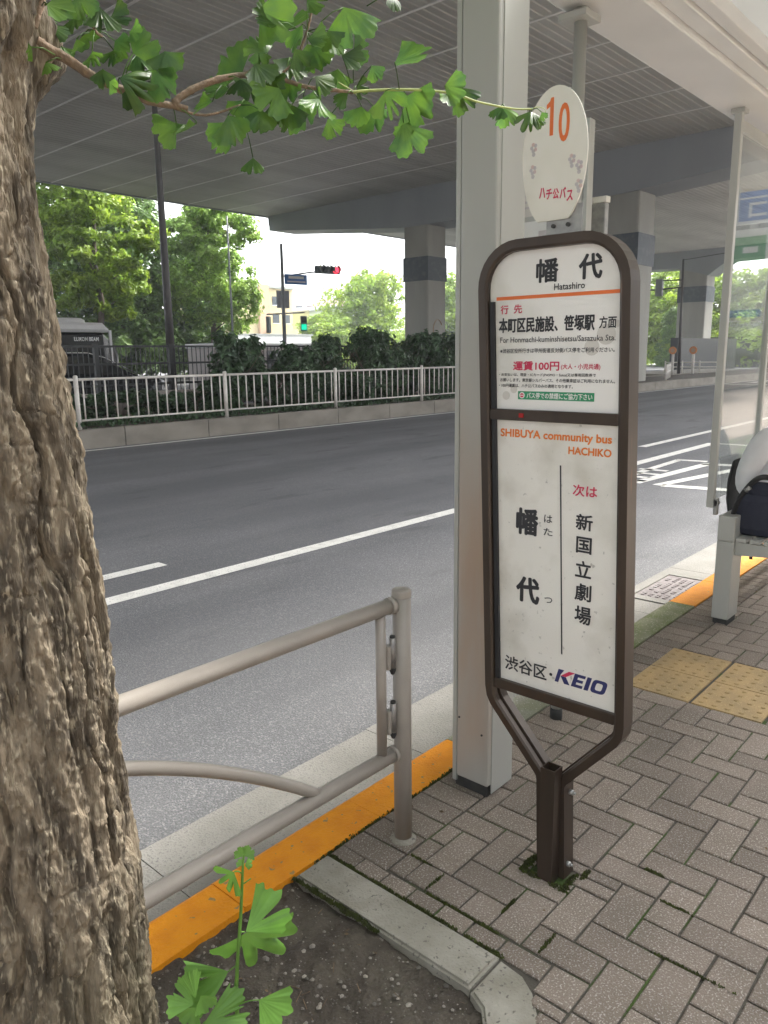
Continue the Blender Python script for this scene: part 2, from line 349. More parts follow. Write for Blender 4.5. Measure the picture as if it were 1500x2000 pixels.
# bus lane lettering, read by drivers heading towards -X
for (a, b, c, d) in [((9.85, 3.93), (14.2, 3.02), .20, 0), ((9.75, 3.95), (10.05, 3.0), .24, 1)]:
    pass
def stroke(p, q, wd):
    p = Vector((*p, 0)); q = Vector((*q, 0)); n_ = Vector((-(q - p).y, (q - p).x, 0)).normalized() * wd / 2
    mb.add([((p + n_).x, (p + n_).y, zp), ((p - n_).x, (p - n_).y, zp), ((q - n_).x, (q - n_).y, zp), ((q + n_).x, (q + n_).y, zp)], [(0, 1, 2, 3)], MT['line'])
stroke((9.75, 3.93), (13.6, 3.25), .15); stroke((9.78, 3.88), (9.95, 3.02), .20); stroke((10.1, 3.1), (12.5, 2.75), .14)
stroke((9.75, 4.24), (12.1, 4.10), .16); stroke((12.05, 4.17), (12.15, 3.72), .22)
for xx, l in ((9.95, .9), (10.25, .8), (10.6, .75), (11.0, .7)): stroke((xx, 4.72), (xx + .02, 4.72 - l * .6), .13)
stroke((10.0, 4.55), (12.3, 4.62), .12); stroke((12.28, 4.66), (12.35, 4.2), .16)
# far junction: stop line and crossing stripes
for k in range(7): quad(8 + k * .95, 8.5 + k * .95, 44, 48)
quad(6, 14, 41.5, 41.9)
struct('road_markings', mb)

# near kerb, orange paint, bare and mossy stones in between
mb = MB(); x = -12.0; k = 0
while x < 40:
    l = .6; xm = x + l / 2
    m_ = MT['orange'] if (xm < 2.4 or xm > 4.72) else (MT['mosskerb'] if xm > 3.5 else MT['kerbstone'])
    dz = rng.uniform(-.002, .002)
    prof = [(Y_IN + .003, -.3), (Y_OUT, -.3), (Y_OUT, -.02 + dz), (Y_OUT - .006, -.006 + dz), (Y_OUT - .022, dz + .003), (Y_IN + .003, dz + .003)]
    mb.prism(prof, 0, x + .0015, x + l - .0015, m_); x += l
struct('kerb', mb)

# pavement: joint bed, pavers in a herringbone, a border course and the tree pit left open
PIT = (-1.4, 1.39, .93, 1.642)          # x0, x1, y0, y1 of the soil
corner = [(1.39, .955), (1.505, .962), (1.512, .895), (1.494, .850), (1.41, .775), (1.30, .70), (-1.4, .70), (-1.4, .83), (1.22, .83)]
mb = MB()
def sheet(x0, x1, y0, y1, z, m): mb.add([(x0, y0, z), (x1, y0, z), (x1, y1, z), (x0, y1, z)], [(0, 1, 2, 3)], m)
zj = -.007
sheet(1.53, 40, -1.6, 1.65, zj, MT['joint']); sheet(1.395, 1.53, -1.6, .97, zj, MT['joint']); sheet(-1.5, 1.395, -1.6, .78, zj, MT['joint'])
sheet(-1.5, 1.53, -9, -1.6, -.004, MT['brick']); sheet(1.53, 40, -9, -1.6, -.004, MT['brick']); sheet(-40, -1.5, -9, 1.65, -.004, MT['brick']); sheet(40, 120, -9, 1.65, -.004, MT['brick'])
def subtract(rs, h):
    out = []
    for (a, b, c, d) in rs:
        e, f, g, i = max(a, h[0]), min(b, h[1]), max(c, h[2]), min(d, h[3])
        if e >= f or g >= i: out.append((a, b, c, d)); continue
        if a < e: out.append((a, e, c, d))
        if f < b: out.append((f, b, c, d))
        if c < g: out.append((e, f, c, g))
        if i < d: out.append((e, f, i, d))
    return out
TACT = (3.405, 4.025, .835, 1.475)
holes = [(-2, 1.605, .97, 1.7), (-2, 1.535, .90, .97), (-2, 1.518, .87, .90), (-2, 1.495, .84, .87), (-2, 1.455, .805, .84), (-2, 1.415, .77, .805), (-2, 1.36, .735, .77), (-2, 1.30, .70, .735), (-2, 1.2, .70, .97), (-2, 50, 1.443, 2), TACT, (1.90, 1.985, .985, 1.10)]
def brick(a, b, c, d, z=0.0):
    g = .0036; a += g; b -= g; c += g; d -= g
    if b - a < .012 or d - c < .012: return
    e = .0035; j = lambda: rng.uniform(-.0012, .0012); t = [z + rng.uniform(-.0016, .0012) + j() * .6 for _ in range(4)]
    q = [(a + j(), c + j()), (b + j(), c + j()), (b + j(), d + j()), (a + j(), d + j())]; sx = (1, -1, -1, 1); sy = (1, 1, -1, -1)
    lo_ = [(p[0], p[1], -.02) for p in q]; md = [(p[0], p[1], t[i] - e * .8) for i, p in enumerate(q)]
    tp = [(p[0] + sx[i] * e, p[1] + sy[i] * e, t[i]) for i, p in enumerate(q)]
    mb.add(lo_ + md + tp, [(8, 9, 10, 11)] + [(k, (k + 1) % 4, 4 + (k + 1) % 4, 4 + k) for k in range(4)] + [(4 + k, 4 + (k + 1) % 4, 8 + (k + 1) % 4, 8 + k) for k in range(4)], MT['brick'])
a_ = .1055
for i in range(-34, 150):
    for j in range(-24, 10):
        s4 = (i + j) % 4; x0 = 2.033 + i * a_; y0 = .745 + j * a_
        if s4 == 0: r_ = (x0, x0 + a_, y0, y0 + 2 * a_)
        elif s4 == 2: r_ = (x0, x0 + 2 * a_, y0, y0 + a_)
        else: continue
        if i > 90 and j < -6: continue
        rs = [r_]
        for h in holes: rs = subtract(rs, h)
        for q in rs: brick(*q)
x = 1.60                                   # soldier course along the kerb
while x < 14:
    brick(x, x + a_, 1.445, Y_IN - .002); x += a_
y = 1.64                                   # half pavers beside the tree pit edging
while y > .98:
    brick(1.537, 1.604, y - .108, y); y -= .108
struct('pavement', mb)

# tree pit: edging stones and soil
mb = MB()
mb.prism([(1.392, .972), (1.532, .972), (1.532, 1.636), (1.392, 1.636)], 2, -.15, .006, MT['edging'])
mb.prism([(1.386, .964), (1.365, .915), (1.30, .86), (1.22, .83), (-1.4, .83), (-1.4, .70), (1.30, .70), (1.41, .775), (1.49, .845), (1.520, .893), (1.528, .964)], 2, -.15, .003, MT['edging'])
ed = struct('tree_pit_edging', mb)
bm = bmesh.new(); bm.from_mesh(ed.data); bmesh.ops.bevel(bm, geom=[e for e in bm.edges if all(v.co.z > 0 for v in e.verts)], offset=.008, segments=2, affect='EDGES'); bm.to_mesh(ed.data); bm.free()
n1, n2 = 260, 90
X, Y = np.meshgrid(np.linspace(-1.42, 1.41, n1), np.linspace(.80, 1.648, n2), indexing='ij')
Zs = -.022 + .02 * (vnoise(X * 6, Y * 6, 1) - .5) + .016 * (vnoise(X * 22, Y * 22, 2) - .5) + .012 * (vnoise(X * 70, Y * 70, 3) - .5)
mb = MB(); idx = np.arange(n1 * n2).reshape(n1, n2)
mb.add(np.stack([X, Y, Zs], -1).reshape(-1, 3).tolist(), np.stack([idx[:-1, :-1], idx[1:, :-1], idx[1:, 1:], idx[:-1, 1:]], -1).reshape(-1, 4).tolist(), MT['soil'], True)
struct('soil', mb)
mb = MB()
for k in range(1100):
    px, py = rng.uniform(.5, 1.385), rng.uniform(.86, 1.63); r0 = .0022 + .006 * rng.random() ** 5
    if k < 16: r0 = rng.uniform(.006, .0105)
    zz = -.022 + .02 * (vnoise(np.array([px * 6]), np.array([py * 6]), 1)[0] - .5) + .004
    vs = []; e = rng.uniform(.7, 1.3, 3)
    for q in [(1, 0, 0), (-1, 0, 0), (0, 1, 0), (0, -1, 0), (0, 0, 1), (0, 0, -1), (.65, .65, .45), (-.65, .65, .45), (.65, -.65, .45), (-.65, -.65, .45)]:
        vs.append((px + q[0] * r0 * e[0], py + q[1] * r0 * e[1], zz + q[2] * r0 * .7))
    mb.add(vs, [(0, 6, 8), (2, 6, 0), (2, 7, 6), (1, 7, 2), (1, 9, 7), (3, 9, 1), (3, 8, 9), (0, 8, 3), (4, 8, 6), (4, 6, 7), (4, 7, 9), (4, 9, 8)], MT['pebble'])
struct('pebbles', mb, 'stuff')
# moss and seedlings in the joints
mb = MB()
def moss(cx, cy, rx, ry, n):
    for _ in range(n):
        t = rng.uniform(0, 6.28); q = math.sqrt(rng.random()); px, py = cx + rx * q * math.cos(t), cy + ry * q * math.sin(t); h = rng.uniform(.003, .009); a = rng.uniform(0, 6.28); l = rng.uniform(.004, .009)
        mb.add([(px - l * math.cos(a), py - l * math.sin(a), -.006), (px + l * math.cos(a), py + l * math.sin(a), -.006), (px + rng.uniform(-.003, .003), py + rng.uniform(-.003, .003), h)], [(0, 1, 2)], MT['moss'])
moss(1.93, 1.118, .05, .012, 420); moss(1.885, 1.09, .014, .04, 240); moss(1.93, .975, .05, .010, 160); moss(1.882, .99, .012, .035, 150); moss(1.99, .955, .03, .008, 90)
for k in range(60): moss(1.537 + rng.uniform(-.004, .004), rng.uniform(.98, 1.63), .003, .025, 14)
for k in range(45): moss(rng.uniform(1.5, 2.5), Y_IN + rng.uniform(-.004, .004), .03, .003, 12)
for k in range(40): moss(1.39 + rng.uniform(-.006, .003), rng.uniform(1.3, 1.63), .004, .02, 18)
for gx, gy, lx, ly in [(1.604, 1.2, .004, .09), (1.66, 1.29, .06, .004), (1.604, 1.1, .004, .08), (1.72, 1.06, .05, .004), (2.03, .69, .004, .05), (1.82, .56, .004, .12), (1.66, .9, .06, .004), (2.14, .80, .004, .03), (1.71, 1.39, .004, .05)]: moss(gx, gy, lx * .8, ly, 110)
struct('moss', mb, 'stuff')
def brick_tile(cx, cy, label):
    mb = MB(); h = .152; mb.b2((cx - h, cy - h, -.03), (cx + h, cy + h, .002), MT['tactile'], bevel=.002)
    for i in range(5):
        for j in range(5):
            mb.lathe((cx + (i - 2) * .0595, cy + (j - 2) * .0595, .002), [(.0125, 0), (.0105, .003), (.006, .0048), (.0, .0052)], MT['tactile'], 14)
    return tag(mb.build('tactile_tile'), label, 'paving tile', 'yellow tactile paving tiles on the pavement')
for (cx, cy, lb) in [(3.56, 1.32, 'worn yellow tactile tile nearest the sign frame, beside the kerb course'), (3.87, 1.32, 'worn yellow tactile tile beside the kerb course, nearest the bench'),
                     (3.56, 1.00, 'yellow tactile tile with a small dark spot, on the wide pavement side nearest the camera'), (3.87, 1.00, 'yellow tactile tile cut by the right edge of the photo, on the pavement side')]:
    o = brick_tile(cx, cy, lb)
# drain grate in the gutter
g = thing('drain_grate', (5.45, 2.04, ZR), 'rusty iron drain cover in a pale concrete surround in the gutter', 'drain cover')
mb = MB()
for a, b, c, d in [(5.05, 5.85, 1.85, 1.90), (5.05, 5.85, 2.19, 2.25), (5.05, 5.13, 1.90, 2.19), (5.77, 5.85, 1.90, 2.19)]: mb.b2((a, c, -.2), (b, d, ZR + .014), MT['gutter'])
mb.build('surround', g)
mb = MB(); mb.b2((5.135, 1.905, -.2), (5.765, 2.185, ZR + .008), MT['cover'])
for i in range(16):
    for j in range(5):
        if rng.random() < .8: mb.b2((5.16 + i * .037, 1.92 + j * .052, ZR + .004), (5.185 + i * .037, 1.945 + j * .052, ZR + .014), MT['cover'])
mb.build('cover', g)
mb = MB(); mb.b2((1.02, 1.845, ZR + .006), (1.10, 1.90, ZR + .022), MT['paper'], bevel=.004)
for k in range(2): mb.b2((1.03 + k * .03, 1.86, ZR + .022), (1.045 + k * .03, 1.89, ZR + .025), MT['whitep'])
tag(mb.build('crushed_carton'), 'small crushed orange carton lying in the gutter beside the trunk', 'litter')

# ================================================================== VIADUCT
V = thing('viaduct', (35, 22, 0), 'elevated expressway with ribbed grey soffit and concrete piers across the road', 'viaduct')
ZC = 10.6; YN, YF = 2.0, 41.3
mb = MB()
ys = []; y = YN
while y < YF: ys += [y, y + .22, y + .24, y + .28]; y += .30
zs = [0, 0, .03, .03] * (len(ys) // 4)
vs = []; fs = []
for xx in (-70, 79):
    for yy, zz in zip(ys, zs): vs.append((xx, yy, ZC + zz))
n = len(ys)
for i in range(n - 1): fs.append((i, i + 1, n + i + 1, n + i))
mb.add(vs, fs, MT['soffit']); mb.b2((-70, YN - .3, ZC + .06), (79, YF + .02, ZC + 2.2), MT['soffit'])
deck = mb.build('deck', V)
mb = MB(); mb.b2((-70, YF + .02, ZC - .05), (79, YF + .25, ZC + 1.6), MT['steelbeam']); mb.b2((-70, YN - .6, ZC - .05), (79, YN - .31, ZC + 2.0), MT['steelbeam']); mb.build('edge_girder', deck)
mb = MB()
xx = -30.0
while xx < 34:
    for q in (0, .11) if int(xx) % 3 == 0 else (0,): mb.b2((xx + q * 2, YN, ZC - .025), (xx + q * 2 + .085, YF, ZC - .004), MT['seam'])
    xx += 2.8
mb.build('panel_seam', deck)
def bent(x0, th, cols, beam, name_tiles):
    mb = MB(); mb.prism(beam, 0, x0, x0 + th, MT['steelbeam']); b = mb.build('crossbeam', V)
    mb = MB(); mb.b2((x0 - .06, beam[0][0], ZC - .55), (x0 - .002, beam[-1][0], ZC - .01), MT['soffit']); mb.build('beam_flashing', b)
    for (y0, y1, zt, xt, zb0, zb1, base) in cols:
        mb = MB(); mb.b2((x0 + .1, y0, -.3), (x0 + xt, y1, zt), MT['concrete'], bevel=.12); c = mb.build('pier', V)
        if y0 == 27.9:
            mb = MB(); mb.tube([(x0 + 1.0 + .42 * math.cos(t), y0 - .002, 2.9 + .62 * math.sin(t)) for t in [.5 + i / 30 * 5.2 for i in range(31)]], .055, MT['orangewall'], 6, squash=.1); mb.build('painted_ring', c)
        mb = MB(); mb.b2((x0 + .07, y0 - .03, zb0), (x0 + xt + .03, y1 + .03, zb1), MT['band']); mb.build('tile_band', c)
bent(35, 2.2, [(27.9, 29.65, 8.9, 1.8, 5.65, 6.95, 0), (15.72, 17.62, 8.75, 1.9, 5.5, 6.9, 0)],
     [(41.2, 9.7), (33.1, 8.93), (29.9, 8.62), (17.7, 8.60), (15.75, 8.70), (9.0, 9.25), (4.0, 9.4), (4.0, ZC + .05), (41.2, ZC + .05)], 0)
bent(74, 2.5, [(26.4, 29.0, 9.2, 2.2, 6.0, 7.4, 0), (46, 48.5, 9.2, 2.2, 6, 7.4, 0)],
     [(52, 9.7), (29.2, 9.1), (26.3, 8.3), (24.6, 9.5), (4.0, 9.9), (4.0, ZC + .05), (52, ZC + .05)], 0)

# ================================================================== MEDIAN, FENCES
mb = MB(); x = -20.0
while x < 120:
    mb.b2((x + .004, 14.05, -.3), (x + 1.99, 14.28, .25 + rng.uniform(-.006, .006)), MT['median'], bevel=.012); x += 2.0
mb.b2((-20, 18.4, -.3), (120, 18.6, .2), MT['median'])
struct('median_kerb', mb)
mb = MB(); mb.add([(-20, 14.28, .2), (120, 14.28, .2), (120, 18.4, .16), (-20, 18.4, .16)], [(0, 1, 2, 3)], MT['soil']); struct('median_soil', mb)
WF = thing('white_railing', (12, 14.42, .2), 'white metal railing with thin upright bars along the far kerb', 'railing')
FP = [-3.25, .25, 3.75, 7.25, 10.77, 14.28, 17.85, 21.35, 24.9, 28.4]; yf = 14.42
for k, xx in enumerate(FP):
    mb = MB(); mb.cyl((xx, yf, .18), (xx, yf, 1.25), .045, MT['whitefence'], 12); mb.lathe((xx, yf, 1.25), [(.045, 0), (.03, .02), (0, .024)], MT['whitefence'], 12); mb.build('post', WF)
for a, b in zip(FP[:-1], FP[1:]):
    mb = MB(); mb.tube([(a + .06, yf, 1.19), (b - .06, yf, 1.19)], .026, MT['whitefence'], 8); mb.tube([(a + .06, yf, .40), (b - .06, yf, .40)], .020, MT['whitefence'], 8)
    n = 15
    for i in range(n): xx = a + .14 + (b - a - .28) * i / (n - 1); mb.tube([(xx, yf, .40), (xx, yf, 1.19)], .0155, MT['whitefence'], 6)
    mb.build('barred_panel', WF)
BF = thing('black_fence', (12, 17.2, .2), 'tall black metal fence behind the shrubs on the median', 'fence')
xx = -6.8
while xx < 34:
    mb = MB(); mb.b2((xx - .05, 17.15, .1), (xx + .05, 17.25, 1.92), MT['blackfence']); mb.build('post', BF)
    mb = MB()
    for zz in (1.86, 1.45, .95, .5): mb.b2((xx + .05, 17.18, zz - .025), (xx + 1.95, 17.22, zz + .025), MT['blackfence'])
    for i in range(14): mb.b2((xx + .12 + i * .13, 17.19, .5), (xx + .134 + i * .13, 17.21, 1.86), MT['blackfence'])
    mb.build('mesh_panel', BF); xx += 2.0
mb = MB()
for k in range(6): mb.b2((3 + k * 1.6, 16.55, .1), (3 + k * 1.6 + 1.595, 16.75, .56), MT['wall'], bevel=.01); mb.b2((3 + k * 1.6, 16.54, .565), (3 + k * 1.6 + 1.595, 16.76, .80), MT['wall'], bevel=.01)
tag(mb.build('block_wall'), 'low beige block wall behind the white railing, left of the shrubs', 'wall')

# ------------------------------------------------------------------ foliage
def leaf_cards(cent, nrm, size, rs):
    """four-sided leaf blades at the given points"""
    n = len(cent); a = rs.normal(size=(n, 3)); a -= nrm * (a * nrm).sum(1)[:, None]; a /= np.linalg.norm(a, axis=1)[:, None]
    b = np.cross(nrm, a); s = size[:, None]
    bend = nrm * s * .25
    P = np.stack([cent - a * s, cent + b * s * .55 + bend, cent + a * s, cent - b * s * .55 + bend], 1)
    return P.reshape(-1, 3)
def crown_mesh(name, blobs, n, size, m, seed, fill=.55):
    rs = np.random.default_rng(seed); blobs = np.array(blobs, float); vol = blobs[:, 3] * blobs[:, 4] * blobs[:, 5]
    # every blob breaks into small clumps so that gaps show
    k = rs.choice(len(blobs), size=n, p=vol ** .75 / (vol ** .75).sum()); d = rs.normal(size=(n, 3)); d /= np.linalg.norm(d, axis=1)[:, None]
    ncl = 26; cl = rs.normal(size=(len(blobs), ncl, 3)); cl /= np.linalg.norm(cl, axis=2)[:, :, None]
    cl *= (fill + (1 - fill) * rs.random((len(blobs), ncl, 1))); pick = rs.integers(0, ncl, n)
    loc = cl[k, pick] + d * (rs.random((n, 1)) ** .5) * .33
    c = blobs[k, :3] + loc * blobs[k, 3:6]
    nr = d * .6 + loc * .5 + rs.normal(size=(n, 3)) * .45 + np.array([0, 0, .35]); nr /= np.linalg.norm(nr, axis=1)[:, None]
    P = leaf_cards(c, nr, size * rs.uniform(.6, 1.3, n), rs)
    me = bpy.data.meshes.new(name); f = np.arange(n * 4).reshape(-1, 4)
    me.from_pydata(P.tolist(), [], f.tolist()); me.materials.append(m); me.update(); return me
def add_mesh(name, me, parent=None, loc=None):
    o = bpy.data.objects.new(name, me); C.objects.link(o)
    if parent: o.parent = parent
    return o
def make_tree(name, loc, H_, trunk_h, rad, m, seed, label, n=9000, size=.20, group='trees beyond the viaduct', lowest=None, tr=.25):
    rs = np.random.default_rng(seed); t = thing(name, loc, label, 'tree', group)
    mb = MB(); top = H_ * .93
    pts = [(0, 0, -.1)] + [(rs.normal() * .08 * i, rs.normal() * .08 * i, top * i / 6) for i in range(1, 7)]
    mb.tube(pts, [tr * 1.25] + [tr * (1 - .9 * i / 6) for i in range(1, 7)], MT['trunk'], 10)
    blobs = []
    nb = 15
    for i in range(nb):
        z = trunk_h + (H_ - trunk_h) * (i + .5) / nb; a = i * 2.4 + rs.uniform(-.5, .5); env = math.sin(min(1, max(.12, ((z - trunk_h) / (H_ - trunk_h)) * .86 + .14)) * math.pi) ** .6
        q = rad * env * rs.uniform(.35, .75); bx, by = q * math.cos(a), q * math.sin(a); br = rad * rs.uniform(.38, .56) * (.6 + .4 * env)
        blobs.append((bx, by, z, br, br, br * rs.uniform(.55, .8)))
        if i % 2 == 0: mb.tube([(0, 0, z * .82), (bx * .5, by * .5, z * .93), (bx * 1.1, by * 1.1, z + .2)], [tr * .35, tr * .2, tr * .07], MT['trunk'], 6)
    blobs.append((0, 0, H_ - rad * .3, rad * .5, rad * .5, rad * .45))
    if lowest: blobs += [(rs.uniform(-1, 1) * rad, rs.uniform(-1, 1) * rad, lowest, rad * .6, rad * .6, rad * .45) for _ in range(4)]
    o = mb.build('trunk', t); o.parent = t; o.matrix_parent_inverse = Matrix.Identity(4)
    add_mesh('crown', crown_mesh('crown', blobs, n, size, m, seed), t); return t
tr0 = make_tree('street_tree', (25.6, 47, 0), 16.5, 4.6, 4.0, MT['treeA'], 11, 'tall light green tree with a bare straight trunk, leftmost behind the lamp post', 24000, .19)
tr1 = make_tree('street_tree', (34.7, 47.5, 0), 13.2, 3.8, 3.8, MT['treeB'], 12, 'tall green tree with slim trunk just left of the traffic signal', 24000, .18)
def clone(o, loc, rz, sc, label):
    c = copy_tree(o); c.location = loc; c.rotation_euler = (0, 0, rz); c.scale = sc; c['label'] = label; return c
tr2 = make_tree('street_tree', (30.5, 53, 0), 15.0, 2.2, 5.0, MT['treeC'], 13, 'dark green tree standing between the two slim trunks, further back', 24000, .24, lowest=2.0)
clone(tr2, (22.5, 54, 0), 1.3, (1, 1, .92), 'dark green tree behind the leftmost bare trunk, above the white van')
clone(tr2, (38, 55, 0), 2.6, (.8, .8, .66), 'dark green tree behind the slim trunk beside the signal pole')
clone(tr2, (27.5, 62, 0), 4.0, (1.1, 1.1, .95), 'dark green tree in the back row behind the lamp post')
clone(tr2, (35.5, 63, 0), 5.0, (1.0, 1.0, .80), 'dark green tree in the back row behind the slim dark pole')
clone(tr2, (19.5, 60, 0), 5.5, (1.1, 1.1, .8), 'dark green tree in the back row above the camper van roof')
clone(tr0, (18.0, 50, 0), 2.2, (1.05, 1.05, .80), 'light green tree half hidden by the big foreground trunk')
tr3 = make_tree('low_tree', (70, 64, 0), 10.5, 1.2, 6.0, MT['treeA'], 14, 'spreading yellow green tree left of the near concrete pier', 20000, .26, lowest=2)
clone(tr3, (62, 64, 0), 1.0, (.7, .7, .55), 'low yellow green bush under the spreading tree left of the pier')
clone(tr3, (84, 64, 0), 2.0, (1, 1, 1.05), 'yellow green tree showing in the slit right of the left pier')
clone(tr3, (93, 36, 0), .6, (1.25, 1.25, 1.05), 'bright yellow green tree left of the far flared pier')
clone(tr3, (92, 27.5, 0), 3.1, (1.2, 1.2, .9), 'bright yellow green tree right of the far flared pier')
clone(tr3, (96, 19, 0), 4.2, (1.2, 1.2, .92), 'bright yellow green tree seen through the shelter glass')
clone(tr2, (80, 31.5, 0), .9, (.35, .35, .38), 'small dark green bush at the foot of the far pier, left side')
clone(tr3, (42, 58, 0), 5.2, (.35, .35, .36), 'small yellow green tree behind the signal pole')
# shrubs on the median
def shrub_mesh(seed, n=3600):
    rs = np.random.default_rng(seed); bl = []
    for i in range(9): bl.append((rs.uniform(-.75, .75), rs.uniform(-.45, .45), rs.uniform(.25, 1.35), rs.uniform(.3, .5), rs.uniform(.3, .5), rs.uniform(.25, .45)))
    return crown_mesh('foliage', bl, n, .085, MT['shrub'], seed, .4)
SH = [shrub_mesh(30 + i) for i in range(4)]
def stems(seed):
    rs = np.random.default_rng(seed); mb = MB()
    for i in range(7): mb.tube([(rs.uniform(-.2, .2), rs.uniform(-.15, .15), 0), (rs.uniform(-.5, .5), rs.uniform(-.3, .3), .7), (rs.uniform(-.8, .8), rs.uniform(-.4, .4), 1.3)], [.018, .012, .005], MT['trunk'], 5)
    return mb.build('stems')
ST = stems(5)
spots = [(12.1, 15.7, 1.0, 1.05), (13.2, 15.5, .9, .75), (14.1, 15.7, .95, .95), (15.2, 15.6, 1.05, 1.0), (16.3, 15.7, 1.05, 1.1), (17.4, 15.6, 1.05, 1.12), (18.5, 15.7, 1.05, 1.15), (19.6, 15.6, 1.05, 1.08), (20.7, 15.7, 1.05, 1.1), (21.9, 15.6, 1.05, 1.12), (23.1, 15.7, 1.1, 1.15), (24.4, 15.6, 1.1, 1.15),
         (8.2, 16.0, .7, .42), (9.6, 15.8, .75, .42), (10.9, 15.9, .8, .55), (19.0, 14.75, .55, .62), (16.0, 14.9, .8, .5), (21.5, 14.9, .8, .5), (13.3, 14.95, .7, .42)]
wher = ['right beside the dark lamp post', 'just right of the lamp post, low', 'below the white truck roof', 'below the two poles', 'below the signal pole', 'below the green walking signal', 'below the pale green hall', 'with a yellow blossom showing through', 'left of the near pier',
        'in front of the near pier, left side', 'in front of the near pier, right side', 'against the grey shelter column', 'sparse, at the left end below the black car', 'sparse, below the black car bonnet', 'left of the lamp post foot', 'pushing through the bars of the white railing', 'low, close behind the middle railing panel', 'low, close behind the right railing panel', 'low, close behind the railing beside the lamp post']
for k, ((sx, sy, s1, s2), wr) in enumerate(zip(spots, wher)):
    t = thing('shrub', (sx, sy, .18), 'dark leafy shrub on the median ' + wr, 'shrub', 'dark shrubs on the median'); t.scale = (s1, s1, s2 * (1.14 if k < 12 else 1)); t.rotation_euler = (0, 0, (k * 2.1) % 6.28 if k < 12 else 0)
    add_mesh('foliage', SH[k % 4], t); q = ST.copy(); C.objects.link(q); q.parent = t
bpy.data.objects.remove(ST)
mb = MB()
for k in range(5000):
    px, py = rng.uniform(4, 26), rng.uniform(14.35, 15.6); h = rng.uniform(.02, .16); a = rng.uniform(0, 6.28); l = rng.uniform(.02, .05)
    mb.add([(px - l * math.cos(a), py - l * math.sin(a), .2 + h), (px, py, .2 + h * .6), (px + l * math.cos(a), py + l * math.sin(a), .2 + h), (px, py, .2 + h * 1.3)], [(0, 1, 2, 3)], MT['shrub'])
struct('ground_cover', mb, 'stuff')

# ================================================================== FAR STREET THINGS
L_ = thing('street_lamp', (11.42, 17.5, .15), 'tall dark tapered lamp post with a round flat head under the viaduct', 'street lamp')
mb = MB(); mb.tube([(11.42, 17.5, .1), (11.42, 17.5, 3), (11.42, 17.5, 7.3), (11.42, 17.5, 7.7), (11.42, 17.5, 8.05)], [.115, .10, .065, .07, .15], MT['lamp'], 18); mb.build('post', L_)
mb = MB(); mb.lathe((11.42, 17.5, 8.05), [(.17, 0), (.30, .02), (.42, .10), (.44, .16)], MT['signwhite'], 28); h = mb.build('lamp_glass', L_)
mb = MB(); mb.lathe((11.42, 17.5, 8.21), [(.46, 0), (.46, .03), (.38, .14), (.2, .22), (0, .25)], MT['lamp'], 28); mb.lathe((11.42, 17.5, 8.21), [(0, -.001), (.46, 0)], MT['lamp'], 28); mb.build('lamp_cap', L_)
mb = MB(); mb.cyl((32.2, 42, 0), (32.2, 42, 10.4), .09, MT['poleg'], 10, .05); tag(mb.build('slim_pole'), 'slim dark pole standing between the green tree and the signal pole', 'pole')
# signal pole
S = thing('signal_pole', (33.2, 38, 0), 'steel signal pole with a red horizontal traffic light and a street name board', 'traffic light')
mb = MB(); mb.tube([(33.2, 38, 0), (33.2, 38, 8.4)], [.14, .09], MT['poleg'], 12); mb.build('pole', S)
mb = MB(); mb.tube([(33.2, 38, 6.45), (35.2, 37.5, 6.8), (37.4, 37.0, 7.0)], .05, MT['poleg'], 8); mb.tube([(32.0, 38.2, 4.12), (34.7, 37.7, 4.3)], .045, MT['poleg'], 8); mb.build('arm', S)
def rotbox(mb, c, d, m, rz, bevel=0.0): mb.box(c, d, m, Matrix.Rotation(rz, 3, 'Z'), bevel)
rzS = math.atan2(-.22, 1) 
mb = MB(); rotbox(mb, (36.35, 37.18, 6.98), (1.9, .22, .48), MT['signal'], rzS, .08); hd = mb.build('light_housing', S)
for k, mm in enumerate(('lensoff', 'lensoff', 'red_on')):
    q = Vector((36.35, 37.18, 6.98)) + Matrix.Rotation(rzS, 3, 'Z') @ Vector(((k - 1) * .56, -.13, 0))
    mb = MB(); mb.tube([q, q + Vector((-.01, -.05, 0))], .2, MT[mm], 18); le = mb.build('lens', hd)
    mb = MB(); mb.tube([q + Vector((0, -.01, .06)), q + Vector((-.05, -.28, .05))], .23, MT['signal'], 14, caps=False); mb.build('visor', hd)
mb = MB(); rotbox(mb, (34.1, 37.75, 6.3), (1.6, .06, .62), MT['signblue'], rzS); nb = mb.build('name_board', S)
mb = MB(); rotbox(mb, (34.1, 37.71, 6.42), (1.1, .02, .16), MT['whitep'], rzS); rotbox(mb, (34.1, 37.71, 6.16), (1.3, .02, .08), MT['whitep'], rzS); mb.build('name_strip', nb)
mb = MB(); rotbox(mb, (34.63, 37.72, 3.6), (.42, .25, .95), MT['signal'], -.7, .04); pd = mb.build('walking_signal', S)
for zz, mm in ((3.83, 'lensoff'), (3.38, 'green_on')):
    mb = MB(); rotbox(mb, (34.63 - .1, 37.72 - .13, zz), (.32, .06, .34), MT[mm], -.7); mb.build('lens', pd)
mb = MB(); rotbox(mb, (32.1, 38.2, 3.5), (.42, .2, 1.0), MT['signal'], .5, .04); mb.build('walking_signal', S)
mb = MB(); rotbox(mb, (34.5, 39.5, 5.2), (.9, .08, 1.1), MT['poleg'], rzS); mb.cyl((34.5, 39.6, 0), (34.5, 39.6, 5.4), .05, MT['poleg'], 8); tag(mb.build('grey_sign'), 'plain grey rectangular sign on a thin post right of the signal pole', 'sign')
